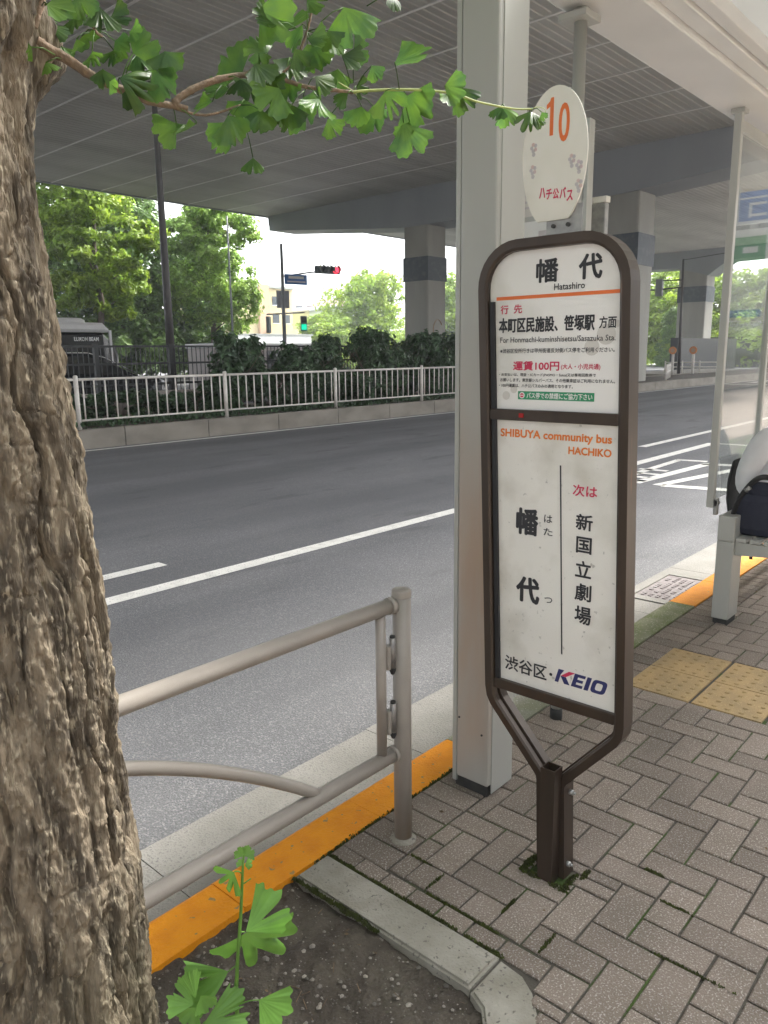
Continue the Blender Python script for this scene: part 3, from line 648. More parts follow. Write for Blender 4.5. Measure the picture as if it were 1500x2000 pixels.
# buildings behind the junction
def window_grid(parent, x0, x1, z0, z1, y, nx, nz, wd, hg):
    for i in range(nx):
        for j in range(nz):
            cx = x0 + (x1 - x0) * (i + .5) / nx; cz = z0 + (z1 - z0) * (j + .5) / nz
            mb = MB(); mb.b2((cx - wd / 2, y - .06, cz - hg / 2), (cx + wd / 2, y - .002, cz + hg / 2), MT['window']); f = mb.build('window', parent)
            mb = MB(); mb.b2((cx - wd / 2 - .06, y - .09, cz - hg / 2 - .08), (cx + wd / 2 + .06, y - .061, cz - hg / 2 - .001), MT['signwhite']); mb.build('sill', f)
B1 = thing('yellow_building', (68, 80, 0), 'yellow and orange three storey building behind the signal pole', 'building')
mb = MB(); mb.b2((62, 80, 0), (71.5, 92, 10.2), MT['yellowwall']); mb.b2((65.5, 79.6, 0), (67.2, 79.99, 10.6), MT['orangewall']); mb.build('wall', B1)
window_grid(B1, 67.6, 71.3, 5.2, 9.8, 80, 2, 2, 1.1, 1.1)
mb = MB(); mb.b2((66.5, 78.9, 4.0), (73, 79.58, 5.0), MT['yellowwall']); mb.build('shop_canopy', B1)
mb = MB(); mb.b2((61.8, 79.7, 10.21), (71.7, 92.2, 10.5), MT['roofgrey']); mb.build('roof', B1)
B2 = thing('pink_building', (79, 92, 0), 'pale pink tiled block with rooftop railing behind the green hall', 'building')
mb = MB(); mb.b2((80.5, 93, 0), (96, 105, 10.6), MT['pinkwall']); mb.b2((80.5, 93.2, 10.6), (86, 99, 12.0), MT['pinkwall']); mb.build('wall', B2)
window_grid(B2, 81, 95, 4, 10.2, 93, 6, 2, 1.3, 1.2)
mb = MB()
for i in range(15): mb.b2((86.2 + i * .68, 93.2, 10.6), (86.28 + i * .68, 93.28, 11.5), MT['poleg'])
mb.b2((86, 93.2, 11.5), (96, 93.3, 11.6), MT['poleg']); mb.cyl((95, 95, 10.6), (95, 95, 13.4), .06, MT['poleg'], 8); mb.build('roof_railing', B2)
B3 = thing('green_hall', (79, 80, 0), 'pale green gabled hall with grey roof beside the yellow building', 'building')
mb = MB(); mb.prism([(75.0, 0), (86, 0), (86, 7.4), (79.8, 8.2), (75.0, 7.5)], 1, 80.5, 96, MT['greenwall']); mb.build('wall', B3)
mb = MB(); mb.prism([(74.6, 7.5), (79.8, 8.28), (86.4, 7.46), (86.4, 7.66), (79.8, 8.5), (74.6, 7.72)], 1, 80.1, 96.4, MT['roofgrey']); mb.build('roof', B3)
mb = MB(); mb.b2((77.3, 80.3, 3.9), (79.0, 80.48, 5.4), MT['window']); mb.build('window', B3)
mb = MB(); mb.b2((42, 61, 0), (57, 61.3, 3.6), MT['signwhite']); mb.b2((41.8, 60.9, 3.6), (57.2, 61.4, 3.75), MT['roofgrey']); tag(mb.build('site_wall'), 'white boundary wall behind the signal pole below the trees', 'wall')
# vehicles on the far carriageway
def wheel(parent, c, r, wd):
    mb = MB(); mb.tube([(c[0], c[1] - wd / 2, c[2]), (c[0], c[1] + wd / 2, c[2])], r, MT['tyre'], 20); o = mb.build('wheel', parent)
    mb = MB(); mb.tube([(c[0], c[1] - wd / 2 - .01, c[2]), (c[0], c[1] - wd / 2 + .01, c[2])], r * .62, MT['chrome'], 16); mb.build('rim', o)
def loft(mb, secs, m):
    """body through cross-sections (x, half width bottom, half width top, z0, z1, y centre)"""
    vs = []; fs = []; k = 8
    for (x, wb, wt, z0, z1, yc) in secs:
        e = min(.10, (z1 - z0) * .3)
        vs += [(x, yc - wb + .06, z0), (x, yc - wb, z0 + e), (x, yc - wt, z1 - e), (x, yc - wt + .12, z1), (x, yc + wt - .12, z1), (x, yc + wt, z1 - e), (x, yc + wb, z0 + e), (x, yc + wb - .06, z0)]
    n = len(secs)
    for i in range(n - 1):
        for j in range(k): fs.append((i * k + j, i * k + (j + 1) % k, (i + 1) * k + (j + 1) % k, (i + 1) * k + j))
    fs += [list(range(k)), [(n - 1) * k + j for j in range(k)]]
    mb.add(vs, fs, m)
CR = thing('black_car', (11, 21.5, ZR), 'black estate car with dark glass behind the black fence', 'car')
yc = 21.5
mb = MB(); loft(mb, [(8.6, .80, .78, .28, .95, yc), (8.75, .9, .86, .2, 1.08, yc), (10.2, .92, .88, .2, 1.12, yc), (12.0, .92, .86, .2, 1.10, yc), (13.1, .88, .78, .22, 1.0, yc), (13.4, .78, .7, .3, .85, yc)], MT['carblack']); mb.build('body', CR)
mb = MB(); loft(mb, [(8.75, .82, .70, 1.05, 1.12, yc), (9.0, .84, .66, 1.06, 1.62, yc), (9.6, .84, .66, 1.06, 1.74, yc), (10.9, .84, .66, 1.06, 1.72, yc), (11.4, .84, .68, 1.06, 1.58, yc), (12.35, .84, .74, 1.05, 1.10, yc)], MT['carglass']); mb.build('cabin_glass', CR)
mb = MB(); loft(mb, [(8.98, .6, .6, 1.60, 1.66, yc), (9.6, .6, .62, 1.70, 1.78, yc), (10.9, .6, .62, 1.70, 1.76, yc), (11.42, .6, .62, 1.54, 1.60, yc)], MT['carblack']); mb.tube([(9.0, yc - .7, 1.60), (9.6, yc - .68, 1.745), (10.9, yc - .68, 1.73), (11.4, yc - .7, 1.59), (12.3, yc - .78, 1.14)], .022, MT['chrome'], 6); mb.build('roof', CR)
for xx in (9.5, 12.3): wheel(CR, (xx, yc - .82, .21), .33, .22)
for s in (-1, 1):
    mb = MB(); mb.b2((13.2, yc + s * .62 - .16, .7), (13.36, yc + s * .62 + .16, .84), MT['chrome'], bevel=.03); mb.build('headlight', CR)
CB = thing('camper_van', (11, 25.2, ZR), 'black and white camper van with a white roof box behind the black car', 'van')
yc = 25.4
mb = MB(); loft(mb, [(8.0, .98, .94, .25, 2.42, yc), (13.4, .98, .94, .25, 2.42, yc), (13.7, .96, .90, .28, 2.2, yc), (13.95, .9, .82, .3, 1.9, yc)], MT['carblack']); mb.build('body', CB)
mb = MB(); loft(mb, [(7.9, 1.0, .96, 2.43, 2.78, yc), (13.45, 1.0, .96, 2.43, 2.74, yc), (13.62, .95, .9, 2.43, 2.6, yc)], MT['carwhite']); mb.lathe((12.6, yc, 2.74), [(.62, 0), (.6, .10), (.5, .16), (0, .17)], MT['carwhite'], 24); mb.b2((13.62, yc - .96, .9), (13.70, yc - .9, 2.5), MT['carwhite']); mb.build('roof', CB)
mb = MB(); mb.b2((9.3, yc - 1.0, 1.55), (11.2, yc - .985, 2.25), MT['carglass']); mb.build('side_window', CB)
vs, fs = text_mesh('LUXOM BEAM', .02); a = vs.min(0); b = vs.max(0); mb = MB(); mb.add([(12.35 + .85 * (p[0] - a[0]) / (b[0] - a[0]), yc - 1.0, 2.14 + .13 * (p[1] - a[1]) / (b[1] - a[1])) for p in vs], fs, MT['whitep']); mb.build('lettering', CB)
for xx in (9.0, 12.8): wheel(CB, (xx, yc - .9, .23), .35, .24)
TK = thing('white_truck', (18.5, 23.5, ZR), 'white delivery truck behind the shrubs right of the lamp post', 'truck')
yc = 24.0
mb = MB(); mb.b2((16.9, yc - .85, .3), (22.0, yc + .85, 2.02), MT['truckside'], bevel=.04); mb.b2((16.85, yc - .88, 1.9), (22.05, yc + .88, 2.06), MT['carwhite'], bevel=.02); mb.build('cargo_box', TK)
mb = MB(); mb.b2((17.3, yc - .872, .95), (18.9, yc - .852, 1.78), MT['carglass']); mb.build('side_window', TK)
mb = MB(); mb.b2((19.3, yc - .872, .95), (21.7, yc - .852, 1.78), MT['carglass']); mb.build('side_window', TK)
mb = MB(); loft(mb, [(22.1, .8, .76, .3, 1.85, yc), (23.1, .8, .74, .3, 1.8, yc), (23.6, .78, .7, .3, 1.1, yc)], MT['carwhite']); cb = mb.build('cab', TK)
mb = MB(); mb.b2((22.3, yc - .81, 1.1), (23.0, yc - .79, 1.65), MT['carglass']); mb.build('cab_window', cb)
for xx in (18.0, 22.7): wheel(TK, (xx, yc - .75, .2), .32, .22)

# right-hand junction: signal pole, guard rails, reflectors, islands
J = thing('camera_pole', (50, 19.2, 0), 'dark pole with side arms carrying a grey equipment box before the far pier', 'pole')
mb = MB(); mb.tube([(50, 19.2, 0), (50, 19.35, 7.2)], [.11, .06], MT['lamp'], 10); mb.build('pole', J)
mb = MB(); mb.tube([(50, 19.3, 5.5), (50, 21.6, 5.45)], .05, MT['lamp'], 8); mb.tube([(50, 19.3, 5.95), (50, 20.6, 6.0)], .035, MT['lamp'], 8); mb.tube([(50, 19.35, 7.15), (50.5, 17.0, 7.4)], .02, MT['lamp'], 6); mb.build('arm', J)
mb = MB(); mb.b2((49.85, 20.55, 5.05), (50.1, 21.0, 6.1), MT['poleg'], bevel=.04); mb.build('equipment_box', J)
mb = MB(); mb.b2((36.5, 14.6, -.3), (46, 20, .12), MT['median'], bevel=.03); mb.b2((50, 16.5, -.3), (66, 24, .12), MT['median'], bevel=.03); struct('traffic_island', mb)
def guard(x0, y0, x1, y1, n, label):
    t = thing('guard_fence', ((x0 + x1) / 2, (y0 + y1) / 2, .1), label, 'guard rail', 'low guard rails at the far junction')
    for i in range(n):
        f = i / (n - 1); mb = MB(); mb.cyl((x0 + (x1 - x0) * f, y0 + (y1 - y0) * f, .05), (x0 + (x1 - x0) * f, y0 + (y1 - y0) * f, .95), .05, MT['whitefence'], 8); mb.build('post', t)
    for zz in (.85, .55):
        mb = MB(); mb.tube([(x0, y0, zz), (x1, y1, zz)], .035, MT['whitefence'], 8); mb.build('rail', t)
guard(38, 15.2, 42, 16.6, 4, 'low beige guard rail beside the near concrete pier on the right')
guard(51, 20.5, 52, 17.5, 4, 'low beige guard rail around the far junction island')
for yy, lb in ((19.47, 'round orange reflector board left of the far dark pole'), (18.18, 'round orange reflector board right of the far dark pole')):
    t = thing('reflector_post', (49.6, yy, .1), lb, 'reflector', 'orange reflector boards at the far island')
    mb = MB(); mb.cyl((49.6, yy, .05), (49.6, yy, 1.4), .09, MT['whitefence'], 8); mb.build('post', t)
    mb = MB(); mb.tube([(49.52, yy, 1.62), (49.48, yy, 1.62)], .24, MT['reflector'], 20); mb.tube([(49.51, yy, 1.62), (49.47, yy, 1.62)], .13, MT['orangewall'], 20); mb.build('disc', t)
mb = MB(); mb.b2((62, 24, -.1), (76, 24.6, 2.6), MT['blackfence']); mb.b2((82, 14, -.1), (83, 29, 2.9), MT['blackfence']); tag(mb.build('dark_hoarding'), 'dark hoarding under the bright trees at the far junction', 'hoarding')

# our pavement side: shop mirrored in the shelter glass, plus an unseen light-blocking mass
SB = thing('shop_and_sky_blocker', (45, -9, 0), 'pale grey tiled shop building along the pavement, mirrored in the shelter glass, with an added unseen block that shuts out sky light', 'building')
mb = MB(); mb.b2((-40, -20, 0), (24, -7.4, 8), MT['greywall']); mb.b2((26, -20, 0), (42, -7.4, 11), MT['greywall']); mb.build('wall', SB)  # first box is unseen, added to hold back sky light from behind the camera
window_grid(SB, 27, 41, 4.5, 10.5, -7.4 + .07, 4, 2, 2.2, 1.5)
mb = MB(); mb.b2((27, -7.39, .1), (41, -7.32, 2.9), MT['window']); mb.b2((26.5, -7.3, 3.0), (41.5, -6.9, 3.9), MT['signwhite']); mb.build('shop_front', SB)
SG = thing('shop_sign', (30, -6.4, 4), 'stacked blue, green and white projecting shop sign mirrored in the shelter glass', 'sign')
mb = MB(); mb.b2((29.95, -6.75, 5.95), (30.05, -5.6, 7.2), MT['signwhite']); mb.b2((29.93, -6.68, 6.05), (29.949, -5.65, 7.08), MT['signblue']); mb.b2((29.915, -6.68, 6.78), (29.929, -5.65, 6.84), MT['whitep']); put_text(mb, 'コ', -5.75, -6.35, 6.15, 6.65, 29.92, MT['whitep'], .03); mb.build('blue_board', SG)
mb = MB(); mb.b2((29.8, -6.78, 2.6), (30.2, -5.6, 5.75), MT['signwhite']); mb.b2((29.78, -6.72, 4.6), (29.799, -5.65, 5.5), MT['signgreen']); mb.b2((29.77, -6.4, 4.95), (29.779, -5.9, 5.15), MT['whitep']); mb.b2((29.78, -6.72, 2.75), (29.799, -5.65, 3.0), MT['signblue']); mb.build('green_board', SG)
mb = MB(); mb.b2((30.05, -7.38, 6.5), (30.1, -6.75, 6.6), MT['poleg']); mb.b2((30.05, -7.38, 4.5), (30.1, -6.78, 4.6), MT['poleg']); mb.build('bracket', SG)

# ================================================================== BUS SHELTER
SH_ = thing('bus_shelter', (2.22, 1.5, 0), 'bus shelter with a thick grey aluminium column, white roof beam and glass screen', 'bus shelter')
mb = MB(); mb.b2((2.137, 1.424, .045), (2.297, 1.562, 3.2), MT['alurust'], bevel=.006); mb.b2((2.140, 1.565, .02), (2.30, 1.584, 3.2), MT['alu'], bevel=.003); cl = mb.build('column', SH_)
mb = MB(); mb.b2((2.150, 1.432, -.01), (2.290, 1.575, .044), MT['darkgap']); mb.build('base_shoe', cl)
mb = MB(); mb.b2((2.2985, 1.4235, .012), (2.301, 1.583, 3.2), MT['alu']); mb.b2((2.16, 1.4205, .012), (2.297, 1.4238, 3.2), MT['alu'])
for (yy, zz) in ((1.55, .285), (1.45, .245)): mb.tube([(2.1375, yy, zz), (2.134, yy, zz)], .004, MT['darkgap'], 10)
mb.build('trim', cl)
ZB = 2.85
mb = MB(); mb.cyl((2.872, 1.553, .05), (2.872, 1.553, ZB - .04), .024, MT['alu'], 18); mb.b2((2.81, 1.50, ZB - .045), (2.93, 1.615, ZB - .02), MT['alu'], bevel=.004); mb.tube([(2.872, 1.553, ZB - .02), (2.872, 1.553, ZB)], .03, MT['alu'], 12); p1 = mb.build('post', SH_)
mb = MB(); mb.cyl((2.872, 1.553, -.01), (2.872, 1.553, .05), .027, MT['darkgap'], 16); mb.build('foot', p1)
mb = MB(); mb.b2((4.543, 1.495, .70), (4.583, 1.535, ZB - .02), MT['alu'], bevel=.004); mb.b2((4.53, 1.48, ZB - .022), (4.60, 1.55, ZB), MT['alu']); mb.build('post', SH_)
mb = MB(); mb.b2((5.33, 1.497, .70), (5.375, 1.533, ZB - .02), MT['alu'], bevel=.004); mb.build('post', SH_)
mb = MB(); mb.b2((6.9, 1.497, .02), (6.945, 1.533, ZB - .02), MT['alu'], bevel=.004); mb.build('post', SH_)
mb = MB(); mb.b2((2.45, 1.345, ZB), (7.4, 1.615, ZB + .14), MT['roofwhite'], bevel=.01); bmn = mb.build('roof_beam', SH_)
mb = MB(); mb.b2((2.45, 1.262, ZB + .02), (7.4, 1.340, ZB + .10), MT['roofwhite'], bevel=.006); mb.b2((2.45, 1.2, ZB + .03), (7.4, 1.255, ZB + .09), MT['roofwhite'], bevel=.004)
mb.b2((2.45, -.9, ZB + .03), (7.4, -.82, ZB + .09), MT['roofwhite'], bevel=.004)
for xx in (2.45, 4.2, 5.95, 7.3): mb.b2((xx, -.82, ZB + .105), (xx + .06, 1.2, ZB + .15), MT['roofwhite'])
mb.build('roof_frame', SH_)
mb = MB(); mb.b2((2.46, -.85, ZB + .091), (7.39, 1.258, ZB + .10), MT['roofpanel']); mb.build('roof_panel', SH_)
mb = MB(); mb.b2((4.585, 1.512, .74), (5.329, 1.520, 2.74), MT['glass']); mb.build('glass_pane', SH_)
mb = MB(); mb.b2((5.376, 1.512, .30), (6.899, 1.520, 2.74), MT['glass']); mb.build('glass_pane', SH_)
mb = MB(); mb.b2((4.585, 1.500, 2.742), (5.329, 1.530, 2.80), MT['alu']); mb.b2((5.376, 1.50, 2.742), (6.899, 1.53, 2.80), MT['alu']); mb.build('glass_rail', SH_)
mb = MB(); mb.tube([(4.545, 1.487, .73), (4.59, 1.487, .73)], .018, MT['galv'], 12); mb.b2((4.545, 1.47, .66), (4.575, 1.495, .76), MT['galv'], bevel=.004); mb.build('clamp', SH_)
# notice board on the thin post
NB = thing('notice_board', (2.86, 1.63, 1.2), 'grey framed notice board with posters behind the round stop disc', 'notice board')
mb = MB(); mb.b2((2.845, 1.487, 1.12), (2.89, 1.50, 2.46), MT['alu']); mb.b2((2.845, 1.82, 1.12), (2.89, 1.833, 2.46), MT['alu']); mb.b2((2.845, 1.50, 2.43), (2.89, 1.82, 2.46), MT['alu']); mb.b2((2.845, 1.50, 1.12), (2.89, 1.82, 1.15), MT['alu']); mb.b2((2.862, 1.5, 1.15), (2.888, 1.82, 2.43), MT['alu']); mb.build('frame', NB)
mb = MB(); mb.b2((2.858, 1.515, 1.55), (2.861, 1.81, 2.12), MT['signwhite']); mb.b2((2.8565, 1.53, 2.02), (2.858, 1.62, 2.06), MT['flowp2']); mb.b2((2.8565, 1.66, 1.98), (2.858, 1.70, 2.08), MT['flowp2']); mb.b2((2.858, 1.515, 2.14), (2.861, 1.81, 2.40), MT['bubble'])
for k in range(9): mb.b2((2.8565, 1.72, 2.17 + k * .022), (2.858, 1.79, 2.178 + k * .022), MT['flowp2'])
mb.build('poster', NB)
mb = MB(); mb.cyl((3.015, 1.52, 0), (3.015, 1.52, 1.195), .012, MT['alu'], 8); mb.b2((3.0, 1.485, 1.2), (3.03, 1.55, 2.18), MT['galv'], bevel=.003); mb.b2((2.998, 1.482, 2.182), (3.034, 1.553, 2.205), MT['panel2']); tag(mb.build('leaflet_holder'), 'slim grey leaflet holder behind the right edge of the notice board', 'leaflet holder')
# bench
BN = thing('bench', (5.2, 1.35, 0), 'grey metal shelter bench with a square end post and back beam', 'bench')
mb = MB(); mb.b2((4.572, 1.372, .03), (4.745, 1.468, .505), MT['alu'], bevel=.006); lg = mb.build('leg', BN)
mb = MB(); mb.b2((4.582, 1.38, -.01), (4.735, 1.46, .029), MT['darkgap']); mb.build('foot', lg)
mb = MB(); mb.b2((7.1, 1.372, 0), (7.27, 1.468, .505), MT['alu'], bevel=.006); mb.build('leg', BN)
mb = MB(); mb.b2((4.572, 1.372, .506), (7.27, 1.468, .655), MT['alu'], bevel=.006); mb.build('back_beam', BN)
for xx in (4.60, 7.12):
    mb = MB(); mb.prism([(1.371, .505), (1.371, .425), (.98, .455), (.98, .50)], 0, xx, xx + .06, MT['alu']); mb.build('seat_bracket', BN)
mb = MB()
for k in range(5): mb.b2((4.59, 1.31 - k * .075, .507), (7.2, 1.368 - k * .075, .53), MT['alu'], bevel=.004)
mb.build('seat', BN)

# ================================================================== BUS STOP SIGN
ST_ = thing('bus_stop_sign', (1.95, 1.043, 0), 'bronze framed bus stop sign with two white panels and a round number disc', 'bus stop sign')
def yc_(z): return 1.043 + .0377 * z
XF = 1.957
def sweep(path, prof, m, mb):
    """profile (outward, depth) along a path of (w, z) in the plane of the sign"""
    n = len(path); k = len(prof); vs = []; fs = []
    for i, (w_, z_) in enumerate(path):
        p = Vector(path[max(i - 1, 0)]); q = Vector(path[min(i + 1, n - 1)]); a = (Vector((w_, z_)) - p); b = (q - Vector((w_, z_)))
        if a.length < 1e-6: a = b
        if b.length < 1e-6: b = a
        na = Vector((a.y, -a.x)).normalized(); nb_ = Vector((b.y, -b.x)).normalized(); nn = (na + nb_).normalized(); sc = 1 / max(.5, nn.dot(na))
        for (o_, d_) in prof:
            ww = w_ + nn.x * o_ * sc; zz = z_ + nn.y * o_ * sc; vs.append((XF + d_, yc_(zz) + ww, zz))
    for i in range(n - 1):
        for j in range(k): fs.append((i * k + j, i * k + (j + 1) % k, (i + 1) * k + (j + 1) % k, (i + 1) * k + j))
    fs += [list(range(k)), [(n - 1) * k + j for j in range(k)]]
    mb.add(vs, fs, m)
hw = .2165; zt = 1.893; rr = .115
path = [(.031, 0), (.031, .30), (.033, .318), (.043, .332)]
path += [(.2, .508), (.212, .530), (hw, .56), (hw, .60), (hw, zt - rr)]
for k in range(1, 9): t = k / 8 * math.pi / 2; path.append((hw - rr + rr * math.cos(t), zt - rr + rr * math.sin(t)))
full = path + [(-a, b) for a, b in reversed(path)]
prof = [(-.017, -.030), (.006, -.030), (.013, -.026), (.014, -.012), (.009, -.010), (.009, -.004), (.019, -.002), (.019, .028), (-.017, .028)]
mb = MB(); sweep(full, [(-o_, d_) for o_, d_ in prof], MT['bronze'], mb); mb.build('frame', ST_)
def bar(z0, z1, name):
    mb = MB(); y = yc_((z0 + z1) / 2); mb.b2((XF - .026, y - hw + .014, z0), (XF + .024, y + hw - .014, z1), MT['bronze'], bevel=.003); return mb
mb = bar(1.406, 1.438, 0); mb.b2((1.928, yc_(1.42) + .085, 1.416), (1.9305, yc_(1.42) + .10, 1.428), MT['taillight']); mb.build('crossbar', ST_)
mb = bar(.558, .590, 0); mb.build('crossbar', ST_)
mb = MB()                                     # square socket tube in front, open at the top
mb.b2((1.945, 1.029, -.01), (1.975, 1.058, .33), MT['bronze']); y0 = 1.040; t_ = .0035; x0, x1, ya, yb = 1.905, 1.9265, 0, 0
for (a, b, c, d) in [(1.884, 1.930, y0 - .024, y0 - .0205), (1.884, 1.930, y0 + .0205, y0 + .024), (1.884, 1.8875, y0 - .0204, y0 + .0204), (1.9265, 1.930, y0 - .0204, y0 + .0204)]: mb.b2((a, c, -.01), (b, d, .375), MT['bronze'])
mb.build('socket_tube', ST_)
for zz in (.29, .045):
    mb = MB(); mb.tube([(1.947, .998, zz), (1.947, .986, zz)], .0085, MT['galv'], 6); mb.tube([(1.947, .986, zz), (1.947, .978, zz)], .0045, MT['galv'], 10); mb.build('bolt', ST_)
def panel_poly(z0, z1, round_top, ins):
    w2 = hw - ins; pl = [(-w2, z0), (w2, z0)]
    if round_top:
        r_ = rr - .02
        for k in range(0, 9): t = k / 8 * math.pi / 2; pl.append((w2 - r_ + r_ * math.cos(t), z1 - r_ + r_ * math.sin(t)))
        for k in range(0, 9): t = math.pi / 2 + k / 8 * math.pi / 2; pl.append((-w2 + r_ + r_ * math.cos(t), z1 - r_ + r_ * math.sin(t)))
    else: pl += [(w2, z1), (-w2, z1)]
    return [(yc_(z) + w_, z) for w_, z in pl]
mb = MB(); mb.prism(panel_poly(1.43, zt - .012, True, .012), 0, 1.946, 1.966, MT['panel']); PU = mb.build('upper_panel', ST_)
mb = MB(); mb.prism(panel_poly(.582, 1.412, False, .012), 0, 1.946, 1.966, MT['panel2']); PL = mb.build('lower_panel', ST_)
mb = MB()
for s in (1,):
    for a, b in ((.59, 1.406), (1.438, 1.745)):
        pl = [(yc_(a) + s * (hw - .017), a), (yc_(a) + s * (hw - .031), a), (yc_(b) + s * (hw - .031), b), (yc_(b) + s * (hw - .017), b)]
        mb.prism(pl if s < 0 else pl[::-1], 0, 1.936, 1.9455, MT['recess_shade'])
mb.build('recess_shade', ST_)  # black strip stands in for shade on the recessed left inner side of the frame
xt = 1.9448
K = MT
mb = MB()
mb.b2((xt, .909, 1.7485), (1.946, 1.291, 1.7580), K['orangep']); mb.build('orange_stripe', PU)
def lines(rows, mat, parent, name='lettering', x=xt):
    for r in rows:
        mb = MB(); put_text(mb, r[0], r[1], r[2], r[3], r[4], x, mat, r[5] if len(r) > 5 else .012, 2 if r[4] - r[3] < .02 else 4); mb.build(name, parent, normals=False)
lines([('幡', 1.1620, 1.0922, 1.7885, 1.8525, .03), ('代', 1.0321, .9631, 1.7887, 1.8544, .035), ('Hatashiro', 1.1041, 1.0117, 1.7663, 1.7839, .02),
       ('本町区民施設、笹塚駅', 1.2814, .9786, 1.6560, 1.6990, .03), ('方面', .9664, .9175, 1.6605, 1.6920, .02), ('For Honmachi-kuminshisetsu/Sasazuka Sta.', 1.2755, .9182, 1.6285, 1.6440, .012),
       ('※渋谷区役所行きは甲州街道反対側バス停をご利用ください。', 1.2748, .9190, 1.5985, 1.6118, .015), ('・お支払いは、現金・ICカード(PASMO・Suica)又は専用回数券で', 1.2772, .9691, 1.5318, 1.5425, .015),
       ('お願いします。東京都シルバーパス、その他乗車証はご利用になれません。', 1.2729, .9138, 1.5170, 1.5277, .015), ('・100円運賃は、ハチ公バスのみの適用となります。', 1.2765, 1.0362, 1.5010, 1.5117, .015)], K['black'], PU)
lines([('行', 1.2763, 1.2495, 1.7094, 1.7346, .02), ('先', 1.2317, 1.2038, 1.7097, 1.7346, .02), ('運賃100円', 1.2296, 1.0801, 1.5494, 1.5761, .03), ('(大人・小児共通)', 1.0746, .9573, 1.5508, 1.5685, .015)], K['redp'], PU)
mb = MB(); mb.box((1.9455, 1.0914, 1.4789), (.0014, .24, .0235), K['greenp'], bevel=.0006); mb.build('green_strip', PU)
lines([('バス停での禁煙にご協力下さい', 1.1818, .9764, 1.4705, 1.4876, .02)], K['whitep'], PU, x=1.9442)
mb = MB(); mb.tube([(1.9455, 1.1975, 1.479), (1.9442, 1.1975, 1.479)], .009, K['whitep'], 16); mb.tube([(1.9442, 1.1975, 1.479), (1.9438, 1.1975, 1.479)], .0062, K['redp'], 16); mb.box((1.9435, 1.1975, 1.479), (.0004, .011, .0022), K['whitep']); mb.build('no_smoking_mark', PU)
for (yy, zz, r_) in [(.945, 1.645, .027), (.985, 1.612, .022), (1.252, 1.477, .0125), (1.226, 1.495, .011), (.913, 1.672, .009)]: mb = MB(); mb.tube([(1.9459, yy, zz), (1.9453, yy, zz)], r_, K['bubble'], 24); mb.build('pale_dot', PU)
lines([('SHIBUYA community bus', 1.2685, .9143, 1.3490, 1.3802, .035), ('HACHIKO', 1.0430, .9139, 1.3190, 1.3412, .045)], K['orangep2'], PL)
lines([('次は', 1.0246, .9504, 1.2029, 1.2362, .02)], K['redp'], PL)
lines([('新', 1.0114, .9593, 1.1070, 1.1537, .025), ('国', 1.0079, .9597, 1.0400, 1.0882, .025), ('立', 1.0078, .9576, .9694, 1.0188, .025), ('劇', 1.0064, .9545, .9003, .9519, .022), ('場', 1.0043, .9522, .8307, .8845, .022),
       ('幡', 1.2080, 1.1314, 1.0663, 1.1482, .035), ('は', 1.1129, 1.0860, 1.1135, 1.1369), ('た', 1.1134, 1.0839, 1.0757, 1.0975), ('代', 1.2024, 1.1205, .8568, .9379, .04), ('つ', 1.1037, 1.0771, .8709, .8889), ('渋谷区', 1.2361, 1.0879, .6247, .6724, .02), ('・', 1.0793, 1.0687, .6449, .6550)], K['black'], PL)
mb = MB(); mb.prism([(1.0680, 1.285), (1.0640, 1.285), (1.0385, .723), (1.0425, .723)], 0, xt, 1.946, K['black']); mb.build('dividing_line', PL)
# company lettering: slanted capitals, the upper arm of the first letter red
z0, z1 = .6325, .6745; Yl, Yr = 1.0609, .8905
def LP(pts, m, mb):      # pts in letter space: x 0..1 across the word, y 0..1 up, slanted
    mb.prism([(Yl + (Yr - Yl) * (p[0] * .93 + .07 * p[1]), z0 + (z1 - z0) * p[1]) for p in pts], 0, xt, 1.946, m)
mb = MB()
LP([(0, 0), (.075, 0), (.075, .62), (.115, 1), (0, 1)], K['navy'], mb); LP([(.085, .52), (.20, 0), (.31, 0), (.19, .52)], K['navy'], mb)
LP([(.34, 0), (.56, 0), (.56, .21), (.42, .21), (.42, .395), (.54, .395), (.54, .60), (.42, .60), (.42, .79), (.56, .79), (.56, 1), (.34, 1)], K['navy'], mb)
LP([(.595, 0), (.68, 0), (.68, 1), (.595, 1)], K['navy'], mb)
ring = [(.5 + .5 * math.copysign(abs(math.cos(t)) ** .5, math.cos(t)), .5 + .5 * math.copysign(abs(math.sin(t)) ** .5, math.sin(t))) for t in [2 * math.pi * i / 32 for i in range(32)]]
for i in range(32):
    a, b = ring[i], ring[(i + 1) % 32]; f = lambda p, s: (.715 + .285 * (.5 + (p[0] - .5) * s), .5 + (p[1] - .5) * (s if s == 1 else .56)); g_ = lambda p: f(p, 1) ; h_ = lambda p: f(p, .46)
    LP([g_(a), g_(b), h_(b), h_(a)], K['navy'], mb)
mb.build('company_lettering', PL)
mb = MB(); LP([(.085, .54), (.19, .54), (.34, 1), (.215, 1)], K['redp'], mb); mb.build('company_mark', PL)
